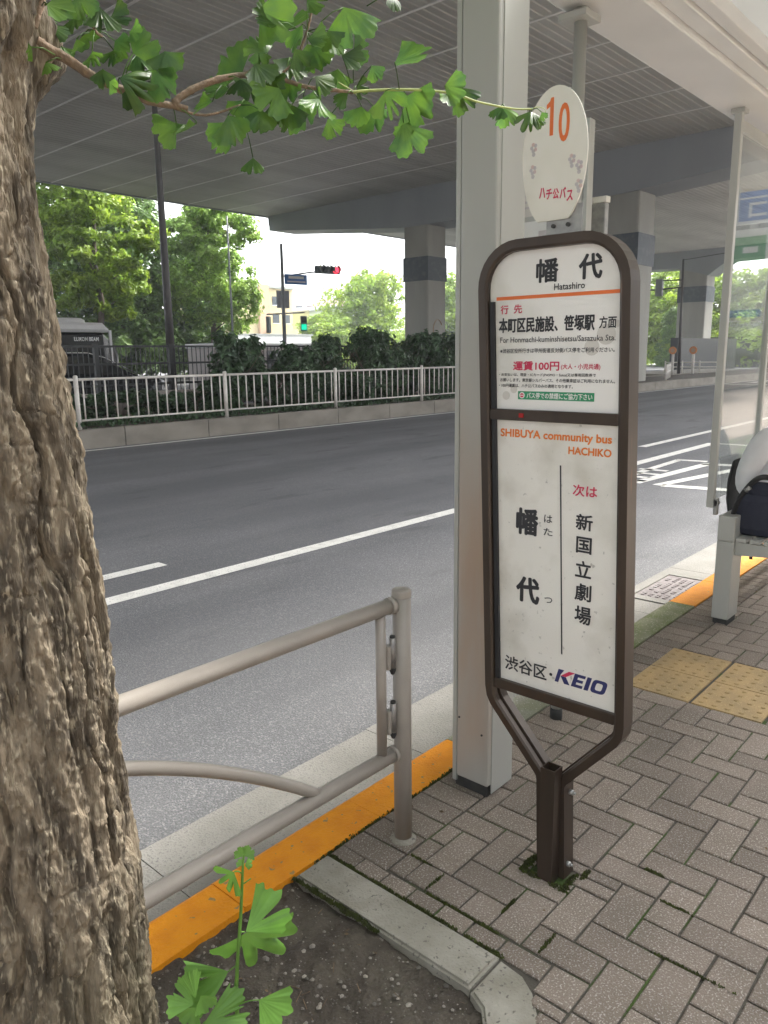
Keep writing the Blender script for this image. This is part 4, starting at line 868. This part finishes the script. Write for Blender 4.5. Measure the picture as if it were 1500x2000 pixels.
# round disc on top
def egg(sc=1.0):
    pl = []
    for i in range(64):
        t = 2 * math.pi * i / 64; y = 1.1135 + .0965 * sc * math.cos(t); z = 2.115 + (.168 if math.sin(t) > 0 else .19) * sc * math.sin(t)
        pl.append((y - .012 * (1 - abs(math.sin(t))) * 0, max(z, 1.949)))
    return pl
XD = 1.94
mb = MB(); mb.prism(egg(), 0, XD, XD + .006, MT['disc']); DC = mb.build('disc', ST_)
mb = MB(); mb.b2((XD + .008, 1.030, 1.908), (XD + .014, 1.135, 1.985), MT['galv']); mb.b2((XD - .012, 1.030, 1.906), (XD + .03, 1.136, 1.912), MT['galv'])
for yy in (1.112, 1.068): mb.tube([(XD + .008, yy, 1.934), (XD + .001, yy, 1.934)], .0055, MT['darkgap'], 10)
mb.build('bracket', ST_)
mb = MB(); mb.prism([(1.1290, 2.1628), (1.1185, 2.1628), (1.1185, 2.2560), (1.1265, 2.2560), (1.1300, 2.2475), (1.1395, 2.2405), (1.1395, 2.2290), (1.1290, 2.2350)], 0, XD - .0008, XD - .0001, K['orangep']); mb.build('lettering', DC)
lines([('0', 1.1026, 1.0702, 2.1416, 2.2364, .03)], K['orangep'], DC, x=XD - .0008)
mb = MB()
for i, ch in enumerate('ハチ公バス'):
    a = 1.1551 - i * .0207; z_ = 2.009 - [0, .002, .0, -.003, .003][i] * 1 - i * .0035; put_text(mb, ch, a, a - .0185, z_, z_ + .027, XD - .0008, K['redp'], .035)
mb.build('lettering', DC)
for (yy, zz) in [(1.1755, 2.1411), (1.1762, 2.0849), (1.0387, 2.0772), (1.0378, 2.0304), (1.060, 2.095)]:
    mb = MB()
    for k in range(5): t = k * 1.2566; mb.tube([(XD - .0002, yy + .0065 * math.cos(t), zz + .0085 * math.sin(t)), (XD - .0007, yy + .0065 * math.cos(t), zz + .0085 * math.sin(t))], .0052, K['flowp'] if k % 2 else K['flowp2'], 10)
    mb.tube([(XD - .0002, yy, zz - .017), (XD - .0007, yy, zz - .017)], .0055, K['flowp2'], 10); mb.build('faded_flower', DC)

# ================================================================== GUARD RAIL BY THE KERB
G = thing('guard_rail', (1.76, 1.52, 0), 'beige tubular guard rail with an arched lower bar beside the kerb', 'guard rail')
yr = 1.525
mb = MB(); mb.cyl((1.762, 1.507, -.02), (1.762, 1.507, .868), .0295, MT['rail'], 28); pg = mb.build('post', G)
mb = MB(); mb.lathe((1.762, 1.507, .852), [(.0312, 0), (.0312, .018), (.0295, .023), (.02, .026), (0, .027)], MT['rail'], 28); mb.build('cap', pg)
mb = MB(); mb.lathe((1.762, 1.507, 0), [(.046, -.002), (.042, .003), (.034, .006), (.0296, .012)], MT['edging'], 20); mb.build('mortar_collar', pg)
mb = MB(); mb.cyl((-1.2, 1.525, -.02), (-1.2, 1.525, .868), .0295, MT['rail'], 24); mb.build('post', G)
mb = MB(); mb.tube([(-1.17, yr, .838), (1.728, yr - .005, .828)], .024, MT['rail'], 24); mb.tube([(1.712, yr - .005, .828), (1.735, yr - .006, .828)], .0275, MT['rail'], 24); mb.build('top_rail', G)
mb = MB(); mb.tube([(-1.17, yr, .326), (1.734, yr - .005, .318)], .024, MT['rail'], 24); mb.tube([(1.722, yr - .005, .318), (1.738, yr - .006, .318)], .029, MT['rail'], 24); mb.build('bottom_rail', G)
mb = MB(); mb.cyl((1.678, yr - .003, .335), (1.678, yr - .003, .815), .0165, MT['rail'], 20); mb.build('upright', G)
mb = MB()
pts = [(.28 + 1.13 * t, yr, .785 - .468 * abs(t) ** 1.85) for t in [i / 20 - 1 for i in range(41)]]
mb.tube(pts, .0175, MT['rail'], 18); mb.build('arched_bar', G)
for zz in (.675, .455):
    mb = MB(); mb.b2((1.690, yr - .024, zz - .05), (1.727, yr - .001, zz + .03), MT['rail'], bevel=.004); mb.cyl((1.712, yr - .022, zz - .045), (1.712, yr - .022, zz + .055), .0105, MT['steel'], 14); mb.cyl((1.712, yr - .022, zz + .055), (1.712, yr - .022, zz + .062), .0085, MT['darkgap'], 12); mb.lathe((1.712, yr - .022, zz - .066), [(.006, 0), (.0105, .012), (.0105, .022)], MT['darkgap'], 12); mb.build('hinge', G)

# ================================================================== GINKGO TREE IN FRONT
TR = thing('ginkgo_tree', (.52, 1.28, 0), 'ginkgo tree with deeply furrowed brown bark and one leafy low branch', 'tree')
c0 = np.array([.52, 1.28]); perp = np.array([-.926, .376])
zk = np.array([-.05, .3, .73, .88, 1.0, 1.25, 1.47, 1.65, 1.74, 1.85, 1.94, 2.01, 2.055, 2.09, 2.125, 2.4, 3.2, 4.4, 6.0])
sil = np.array([.158, .150, .148, .138, .133, .119, .105, .090, .083, .074, .078, .082, .103, .104, .098, .080, .06, .03, -.02])
rad = np.array([.215, .197, .182, .177, .172, .164, .157, .152, .150, .147, .150, .152, .162, .162, .157, .145, .13, .10, .03])
nu, nv = 400, 760
zz = np.concatenate([np.linspace(-.05, 2.3, nv - 60), np.linspace(2.31, 6, 60)]); th = np.linspace(0, 2 * np.pi, nu, endpoint=False)
ra = np.interp(zz, zk, rad); sh = ra - np.interp(zz, zk, sil); cxy = c0[None] + sh[:, None] * perp[None]
TH, ZZ = np.meshgrid(th, zz)
tw = TH + .10 * (vnoise(ZZ * 2.3, TH * 0 + .5, 20) - .5) * 2
def wrapn(fx, fz, seed, warp=0.0):
    a = tw * fx / (2 * np.pi); k = int(fx); w1 = (vnoise(ZZ * 9, TH * 2, 77) - .5) * warp
    ga = vnoise(a + w1, ZZ * fz, seed); gb = vnoise(a + w1 - k, ZZ * fz, seed); f = np.clip((TH / (2 * np.pi) - .85) / .15, 0, 1)
    return ga * (1 - f) + gb * f
r1 = 1 - np.abs(2 * wrapn(26, 3.2, 21, 1.1) - 1); r2 = 1 - np.abs(2 * wrapn(48, 8, 22, 1.6) - 1); r3 = wrapn(90, 14, 23, 1); r4 = wrapn(200, 45, 24); r5 = 1 - np.abs(2 * wrapn(60, 34, 26, 1) - 1)
ridge = np.clip(r1, 0, 1) ** 1.5
n1_ = wrapn(26, 2.2, 21, 1.2); n2_ = wrapn(60, 6, 22, 1.6); n5_ = wrapn(30, 22, 26, 1)
crack = np.exp(-((n1_ - .5) / .075) ** 2); crack2 = np.exp(-((n2_ - .5) / .09) ** 2) * (.35 + .65 * wrapn(9, 4, 31)); flake = np.exp(-((n5_ - .5) / .05) ** 2) * wrapn(12, 8, 32)
disp = .012 - .018 * crack - .011 * crack2 - .006 * flake + .012 * (n1_ - .5) + .010 * (n2_ - .5) + .009 * (r3 - .5) + .009 * (r4 - .5) + .007 * (wrapn(390, 120, 28) - .5) + .012 * (wrapn(7, 1.2, 25) - .5)
fade = np.interp(ZZ, [0, 2.3, 3], [1, 1, .5])
# swelling where the branch leaves the trunk
bd = np.arctan2(perp[1] * -1, perp[0] * -1); dth = np.angle(np.exp(1j * (TH - bd - .35)))
swell = .035 * np.exp(-(dth / .5) ** 2 - ((ZZ - 2.06) / .07) ** 2) + .012 * np.exp(-(dth / .9) ** 2 - ((ZZ - 2.13) / .13) ** 2)
rad_all = ra[:, None] + disp * fade + swell - .007
Vt = np.stack([cxy[:, 0][:, None] + rad_all * np.cos(TH), cxy[:, 1][:, None] + rad_all * np.sin(TH), ZZ], -1).reshape(-1, 3)
idx = np.arange(len(zz) * nu).reshape(len(zz), nu)
F = np.stack([idx[:-1], np.roll(idx[:-1], -1, 1), np.roll(idx[1:], -1, 1), idx[1:]], -1).reshape(-1, 4)
me = bpy.data.meshes.new('trunk'); me.from_pydata(Vt.tolist(), [], F.tolist()); me.materials.append(MT['bark']); me.polygons.foreach_set('use_smooth', [True] * len(me.polygons)); me.update()
to = bpy.data.objects.new('trunk', me); C.objects.link(to); to.parent = TR; to.matrix_parent_inverse = Matrix.Translation(TR.location).inverted()

def hd_of(u): return 1.36 + (u - 80) / 960 * .26
def spl(pts, n=10):
    P = [Vector(p) for p in pts]; out = []
    for i in range(len(P) - 1):
        a, b, c, d = P[max(i - 1, 0)], P[i], P[i + 1], P[min(i + 2, len(P) - 1)]
        for k in range(n):
            t = k / n; out.append(.5 * ((2 * b) + (c - a) * t + (2 * a - 5 * b + 4 * c - d) * t * t + (3 * b - a - 3 * c + d) * t ** 3))
    return out + [P[-1]]
def limb(mb, uv, r0, r1, m, off=0.0):
    r0 *= .84; r1 *= .84; p = spl([at(u, v, hd_of(u) + off) for u, v in uv], 8); n = len(p); mb.tube(p, [r0 + (r1 - r0) * i / (n - 1) * 1.0 + (.0012 if i % 9 == 4 and r0 > .004 else 0) for i in range(n)], m, 10)
mb = MB()
limb(mb, [(70, 80), (95, 97), (130, 115), (180, 148), (230, 172), (290, 197), (345, 208), (366, 212)], .0105, .0055, MT['twig'])
limb(mb, [(338, 207), (352, 190), (390, 168), (440, 152), (490, 146), (525, 150)], .0075, .0052, MT['twig'])
limb(mb, [(525, 150), (560, 158), (600, 170), (650, 176), (690, 180)], .0048, .0036, MT['twig'])
limb(mb, [(46, -40), (50, 5), (56, 70)], .006, .008, MT['twig']); limb(mb, [(90, -30), (80, 12), (66, 55)], .004, .007, MT['twig'])
limb(mb, [(590, 110), (545, 148)], .002, .003, MT['twig']); limb(mb, [(610, 15), (600, 60), (575, 130)], .0022, .003, MT['twig'])
limb(mb, [(168, 15), (185, 58), (200, 72)], .002, .003, MT['twig']); limb(mb, [(330, 208), (400, 225), (470, 205)], .003, .002, MT['twig'])
mb.build('branch', TR)
mb = MB(); limb(mb, [(688, 180), (720, 177), (780, 175), (840, 177), (890, 184), (930, 198), (975, 208), (1010, 213), (1040, 213)], .0032, .0018, MT['greentwig'])
limb(mb, [(1038, 213), (1050, 209), (1062, 212), (1066, 220)], .001, .0007, MT['greentwig']); limb(mb, [(660, 160), (690, 178)], .001, .0014, MT['greentwig'])
mb.build('green_shoot', TR)

def ginkgo(mb, base, d, nrm, size, spread, notch, lobes, seed, m, cup=.18, pet=None, rings=5, n=40):
    """fan leaf: base point, direction of its axis, blade normal, radius; wavy edge, a notch and optional deep lobes"""
    rs = np.random.default_rng(seed); d = d.normalized(); nrm = (nrm - d * nrm.dot(d)).normalized(); s = d.cross(nrm)
    vs = [base]; fs = []; ph = rs.uniform(0, 6.28); cr = rs.uniform(-.45, .45); cup = cup * rs.choice([-1, 1, 1]) * rs.uniform(.6, 2.2)
    for i in range(1, rings + 1):
        q = i / rings
        for j in range(n + 1):
            t = j / n * 2 - 1; a = t * spread
            edge = 1 + .05 * math.sin(t * 9 + ph) + .035 * math.sin(t * 23 + ph * 2) - .10 * t * t - notch * math.exp(-(t / .06) ** 2)
            if lobes:
                for lb in lobes: edge -= .68 * math.exp(-((t - lb) / .085) ** 2)
                edge = max(edge, .22)
            r_ = size * q * (1 + (edge - 1) * q ** 1.5)
            off = size * (cup * (q * q) * (t * t - .25) + cr * q * q * .8 + .010 * q * math.sin(t * 13 + ph) + (.009 * q * ((j // 2) % 2 - .5) if n > 12 else 0))
            vs.append(base + d * (r_ * math.cos(a)) + s * (r_ * math.sin(a)) + nrm * off)
    for j in range(n): fs.append((0, 1 + j, 2 + j))
    for i in range(rings - 1):
        o = 1 + i * (n + 1)
        for j in range(n): fs.append((o + j, o + n + 1 + j, o + n + 2 + j, o + 1 + j))
    mb.add(vs, fs, m, True)
    if pet is not None: mb.tube([base, (base + pet) / 2 + Vector((0, 0, .004)), pet], [.0010, .0009, .0011], m, 5)
CU, CV, CN = Vector(AX[:, 0]), Vector(AX[:, 1]), Vector(AX[:, 2])     # axes to turn an angle in the picture into a direction in space
leaves = [(260, 104, -35, 58), (160, 70, 45, 50), (195, 14, 85, 62), (215, 35, -10, 45), (92, 8, 15, 55), (145, 28, 78, 48), (200, 135, 90, 36), (233, 152, 12, 78), (268, 105, 65, 48), (90, 122, 50, 32), (222, 98, 95, 38), (82, 24, 20, 36), (214, 160, 55, 26),
 (238, 184, 22, 34), (20, 15, 55, 45), (100, 55, -12, 38), (150, 76, 92, 32), (224, 80, 42, 42), (150, -8, 60, 50), (322, 100, 78, 50), (298, 135, 58, 66), (472, 146, -128, 78), (522, 104, -122, 52), (545, 45, 172, 60), (505, 18, 28, 84), (552, 60, -62, 72), (590, 48, 118, 60), (506, 98, 92, 34),
 (600, 86, 68, 62), (498, 124, 58, 56), (566, 112, 92, 52), (446, 172, 162, 56), (415, 198, 172, 52), (345, 245, 150, 56), (385, 238, 128, 66), (450, 238, 132, 74), (445, 225, 68, 66), (470, 155, 100, 46), (494, 155, 85, 54), (545, 172, 122, 70), (540, 185, 80, 68), (562, 156, 82, 56), (592, 190, 80, 84),
 (672, 14, 72, 92), (600, 0, 20, 48), (771, 122, -6, 84), (610, 92, 58, 64), (600, 75, 10, 48), (668, 108, 20, 52), (726, 128, 70, 34), (648, 84, 40, 36), (660, 135, 92, 46), (680, 182, 150, 40), (706, 208, 112, 50), (728, 206, 80, 66), (752, 178, 66, 62), (795, 187, 38, 72), (800, 238, 122, 46), (788, 240, 68, 78),
 (872, 184, 95, 30), (868, 168, 0, 48), (890, 172, 58, 58), (696, 168, 10, 30), (622, 192, 100, 70), (640, 232, 60, 46), (764, -8, 60, 34), (985, 207, 112, 46), (990, 210, 62, 58), (1040, 218, 96, 66), (1044, 218, 55, 58), (1064, 219, 62, 26), (494, 308, 90, 42),
 (120, 90, 60, 30), (62, 92, 150, 28), (255, 60, 30, 30), (430, 100, 60, 0), (130, 0, 60, 46), (60, 5, 120, 40), (180, 100, 70, 36), (520, 165, 30, 50), (575, 95, 60, 46), (615, 150, 30, 50), (690, 100, -20, 40), (640, 60, 70, 44), (480, 195, 95, 52), (510, 215, 100, 50), (570, 205, 110, 60)]
twigpts = [(130, 115), (230, 172), (338, 207), (440, 152), (525, 150), (600, 170), (690, 180), (780, 175), (890, 184), (985, 208), (1040, 213), (185, 58), (560, 140), (600, 60), (470, 205), (80, 12)]
mb = MB()
for k, (u, v, ang, sz) in enumerate(leaves):
    if sz < 5: continue
    rs = np.random.default_rng(500 + k); h = hd_of(u) + rs.uniform(-.06, .05)
    if u > 960: h = hd_of(u) + rs.uniform(-.015, .015); sz *= .74; u -= 6
    b = at(u, v, h); a = R(ang); d = CU * math.cos(a) - CV * math.sin(a) + CN * rs.uniform(-.35, .35)
    nr = CN + CU * rs.uniform(-.75, .75) + CV * rs.uniform(-.7, .9)
    depth = h * 1.02; size = sz * depth / 1500 * .76
    near = min(twigpts, key=lambda q: (q[0] - u) ** 2 + (q[1] - v) ** 2)
    pt = at(near[0], near[1], hd_of(near[0])); pet = b + (pt - b).normalized() * min((pt - b).length, .05)
    lob = [rs.uniform(-.5, -.3), rs.uniform(.3, .55)] if (985 <= u <= 1050 or rs.random() < .12) else None
    ginkgo(mb, b, d, nr, size, R(rs.uniform(48, 74)) if k != 45 else R(78), .30 if rs.random() < .7 else .55, lob, 900 + k, MT['leaf'], pet=pet)
o = mb.build('leaves', TR, normals=False)
# the rest of the crown, overhead
mb = MB()
for k in range(3600):
    rs = np.random.default_rng(3000 + k); z = rs.uniform(3.0, 7.0); q = 2.3 * math.sqrt(rs.random()) * (1 - abs(z - 4.6) / 5); t = rs.uniform(0, 6.28)
    b = Vector((.45 + q * math.cos(t), 1.25 + q * math.sin(t), z))
    ginkgo(mb, b, Vector(rs.normal(size=3)), Vector((rs.normal() * .5, rs.normal() * .5, 1)), rs.uniform(.08, .12), R(60), .3, None, k, MT['leaf'], rings=2, n=8)
mb.build('crown', TR, normals=False)

mb = MB()
for k in range(70):
    px, py = rng.uniform(.6, 1.38), rng.uniform(.88, 1.62)
    if k > 50: px, py = rng.uniform(1.55, 3.2), rng.uniform(.2, 1.6)
    z0_ = .004 if k > 50 else -.012; l = rng.uniform(.004, .012); a = rng.uniform(0, 6.28); ca, sa = math.cos(a) * l, math.sin(a) * l; w_ = rng.uniform(.25, .6)
    mb.add([(px - ca, py - sa, z0_ + .002), (px - sa * w_, py + ca * w_, z0_ + .004), (px + ca, py + sa, z0_ + .001), (px + sa * w_, py - ca * w_, z0_ + .0005)], [(0, 1, 2, 3)], MT['litter'])
for k in range(26):
    px, py = rng.uniform(.7, 1.36), rng.uniform(.9, 1.6); a = rng.uniform(0, 6.28); l = rng.uniform(.012, .035); mb.tube([(px, py, -.014), (px + l * math.cos(a), py + l * math.sin(a), -.010)], .0009, MT['litter'], 5)
struct('leaf_litter', mb, 'stuff')
# young ginkgo shoot in the pit
HS = 1.14
base = at(462, 2000, HS); base = Vector((base.x, base.y, -.02))
SP = thing('ginkgo_seedling', base, 'small bright green ginkgo seedling growing in the tree pit soil', 'plant')
mb = MB()
mb.tube(spl([base, at(464, 2000, HS), at(463, 1900, HS), at(470, 1790, HS), at(474, 1700, HS), at(476, 1668, HS)], 6), [.0042 - .0026 * i / 30 for i in range(31)], MT['sprout'], 8)
for uv in [[(474, 1708), (466, 1702), (457, 1703)], [(476, 1726), (490, 1716)], [(466, 1820), (478, 1820)], [(468, 1962), (486, 1955), (506, 1953)], [(462, 1885), (445, 1898)], [(390, 2010), (400, 1996), (420, 1985)]]:
    mb.tube(spl([at(u, v, HS) for u, v in uv], 5), .0011, MT['sprout'], 6)
mb.build('stem', SP)
mb = MB()
for k, (u, v, ang, sz, spr, lob, tilt) in enumerate([(476, 1672, -140, 17, 60, None, .2), (477, 1672, -40, 19, 60, None, .3), (474, 1690, -150, 12, 50, None, .2), (478, 1690, -5, 13, 60, None, .1), (457, 1703, 125, 44, 62, [-.45, .05, .5], .3),
      (480, 1820, -38, 84, 40, [.1], .9), (480, 1822, 62, 92, 82, [-.42, .12, .55], .15), (446, 1897, 148, 86, 36, [.3], .7), (378, 1962, 200, 46, 50, [.2], .4), (382, 1950, -110, 46, 30, None, .3), (380, 1968, 110, 34, 60, None, .2), (398, 2000, -22, 78, 34, [.2], .6), (506, 1953, 40, 62, 52, None, .8), (392, 1945, 60, 30, 55, None, .2)]):
    b = at(u, v, HS + (.0 if k < 8 else -.03)); a = R(ang); d = CU * math.cos(a) - CV * math.sin(a) - CN * .15; nr = CN + CV * tilt + CU * (.2 if k % 2 else -.2)
    ginkgo(mb, b, d, nr, sz * HS * 1.25 / 1500, R(spr), .2, lob, 40 + k, MT['sprout'], cup=.10, rings=7, n=44)
mb.build('leaves', SP, normals=False)

# ================================================================== PERSON ON THE BENCH
def skin(name, nodes, edges, m, parent, sub=2):
    me = bpy.data.meshes.new(name); me.from_pydata([n_[0] for n_ in nodes], edges, []); o = bpy.data.objects.new(name, me); C.objects.link(o)
    md = o.modifiers.new('skin', 'SKIN'); md.use_smooth_shade = True
    for i, n_ in enumerate(nodes): me.skin_vertices[0].data[i].radius = n_[1] if isinstance(n_[1], tuple) else (n_[1], n_[1]); 
    me.skin_vertices[0].data[0].use_root = True
    sb = o.modifiers.new('sub', 'SUBSURF'); sb.levels = sub; sb.render_levels = sub
    dg = bpy.context.evaluated_depsgraph_get(); m2 = bpy.data.meshes.new_from_object(o.evaluated_get(dg)); m2.name = name
    bpy.data.objects.remove(o); m2.materials.clear(); m2.materials.append(m); m2.polygons.foreach_set('use_smooth', [True] * len(m2.polygons))
    q = bpy.data.objects.new(name, m2); C.objects.link(q)
    if parent: q.parent = parent; q.matrix_parent_inverse = Matrix.Translation(parent.location).inverted()
    return q
PX = 4.99
PE = thing('person', (PX, 1.25, 0), 'person in a loose white shirt sitting hunched on the shelter bench', 'person')
P = lambda x, y, z: (PX + x, y + .065, z)
body = [(P(0, 1.24, .64), .08), (P(0, 1.29, .85), .07), (P(0, 1.25, 1.03), .06), (P(0, 1.12, 1.16), .055), (P(0, 1.06, 1.24), .085), (P(0, 1.02, 1.34), (.085, .10)),
        (P(-.175, 1.26, 1.05), .030), (P(-.24, 1.325, .80), .026), (P(-.205, 1.07, .730), .024), (P(-.15, .90, .70), .028),
        (P(.175, 1.24, 1.05), .030), (P(.238, 1.25, .82), .026), (P(.205, 1.04, .730), .024), (P(.15, .90, .70), .028),
        (P(-.13, .84, .69), .030), (P(.13, .84, .69), .030)]
be = [(0, 1), (1, 2), (2, 3), (3, 4), (4, 5), (2, 6), (6, 7), (7, 8), (8, 9), (2, 10), (10, 11), (11, 12), (12, 13), (9, 14), (13, 15)]
for s, w_ in ((-1, 14), (1, 15)):
    for f in range(4):
        i = len(body); fx = s * .13 + (f - 1.5) * .018
        body += [(P(fx, .795, .682), .009), (P(fx, .765 - .006 * (f in (1, 2)), .668), .008), (P(fx, .752, .645), .007)]; be += [(w_, i), (i, i + 1), (i + 1, i + 2)]
    i = len(body); body += [(P(s * .13 - s * .035, .83, .68), .010), (P(s * .13 - s * .05, .80, .672), .008)]; be += [(w_, i), (i, i + 1)]
skin('body', body, be, MT['skin'], PE)
mb = MB()
for s in (-1, 1): mb.lathe((PX + s * .033, .985, 1.315), [(0, -.008), (.008, -.004), (.010, 0), (.008, .004), (0, .008)], MT['black'], 10)
mb.build('eyes', PE)
sh = [(P(0, 1.24, .60), (.165, .12)), (P(0, 1.315, .80), (.165, .115)), (P(0, 1.30, .98), (.185, .115)), (P(0, 1.20, 1.11), (.12, .085)), (P(0, 1.14, 1.15), .07), (P(-.175, 1.26, 1.06), .078), (P(-.225, 1.315, .93), .075), (P(-.24, 1.335, .80), .070), (P(-.21, 1.09, .735), .052), (P(-.16, .95, .71), .045), (P(.175, 1.24, 1.06), .075), (P(.225, 1.26, .93), .068), (P(.24, 1.255, .82), .062), (P(.21, 1.06, .735), .052), (P(.16, .93, .71), .045)]
skin('shirt', sh, [(0, 1), (1, 2), (2, 3), (3, 4), (2, 5), (5, 6), (6, 7), (7, 8), (8, 9), (2, 10), (10, 11), (11, 12), (12, 13), (13, 14)], MT['shirt'], PE)
tr = [(P(0, 1.24, .62), (.165, .12)), (P(-.10, 1.10, .615), .088), (P(-.11, .80, .60), .068), (P(-.11, .76, .35), .055), (P(-.11, .78, .08), .045), (P(.10, 1.10, .615), .088), (P(.11, .80, .60), .068), (P(.11, .76, .35), .055), (P(.11, .78, .08), .045)]
skin('trousers', tr, [(0, 1), (1, 2), (2, 3), (3, 4), (0, 5), (5, 6), (6, 7), (7, 8)], MT['navycloth'], PE)
for s in (-1, 1): skin('shoe', [(P(s * .11, .79, .05), .045), (P(s * .11, .66, .04), (.045, .035)), (P(s * .11, .59, .03), .025)], [(0, 1), (1, 2)], MT['shoe'], PE)
skin('hair', [(P(0, 1.07, 1.34), (.095, .10)), (P(0, 1.03, 1.40), (.095, .085)), (P(0, 1.10, 1.27), .07)], [(0, 1), (0, 2)], MT['hair'], PE)
BP = thing('backpack', (PX - .05, 1.45, .75), 'flat black backpack worn on the back of the seated person', 'backpack')
mb = MB(); mb.prism([(1.466, .58), (1.482, .60), (1.503, .72), (1.501, .84), (1.480, .95), (1.466, .96), (1.486, .80), (1.482, .68)], 0, PX - .20, PX + .16, MT['blackcloth']); mb.build('bag_body', BP)
TB = thing('shoulder_bag', (4.72, 1.28, .53), 'navy shoulder bag with a webbing strap on the bench beside the person', 'bag')
mb = MB(); mb.box((4.72, 1.265, .66), (.12, .30, .26), MT['navycloth'], bevel=.05); mb.box((4.72, 1.25, .80), (.10, .22, .10), MT['navycloth'], bevel=.04); mb.build('bag_body', TB)
mb = MB(); mb.tube(spl([(4.69, 1.43, .60), (4.68, 1.40, .72), (4.685, 1.35, .82), (4.70, 1.29, .88), (4.72, 1.21, .86), (4.72, 1.13, .74)], 6), .016, MT['blackcloth'], 8, squash=2.0); mb.tube([(4.665, 1.335, .825), (4.665, 1.36, .80)], .014, MT['galv'], 8); mb.build('strap', TB)
mb = MB(); mb.b2((4.70, 1.30, .39), (4.707, 1.318, .52), MT['blackcloth']); mb.build('hanging_strap', TB)

# ================================================================== THE AIR
mb = MB(); mb.b2((-255, -255, -1.4), (425, 425, 20)); mb.mats = []
hz = bpy.data.materials.new('haze_air'); hz.use_nodes = True; t = hz.node_tree; t.nodes.clear()
pv = t.nodes.new('ShaderNodeVolumePrincipled'); pv.inputs['Color'].default_value = (.92, .95, 1.0, 1); pv.inputs['Density'].default_value = .0011; pv.inputs['Anisotropy'].default_value = .2
ou = t.nodes.new('ShaderNodeOutputMaterial'); t.links.new(pv.outputs[0], ou.inputs['Volume'])
ho = mb.build('haze', mats=[hz]); ho['kind'] = 'stuff'
SC.cycles.volume_bounces = 1
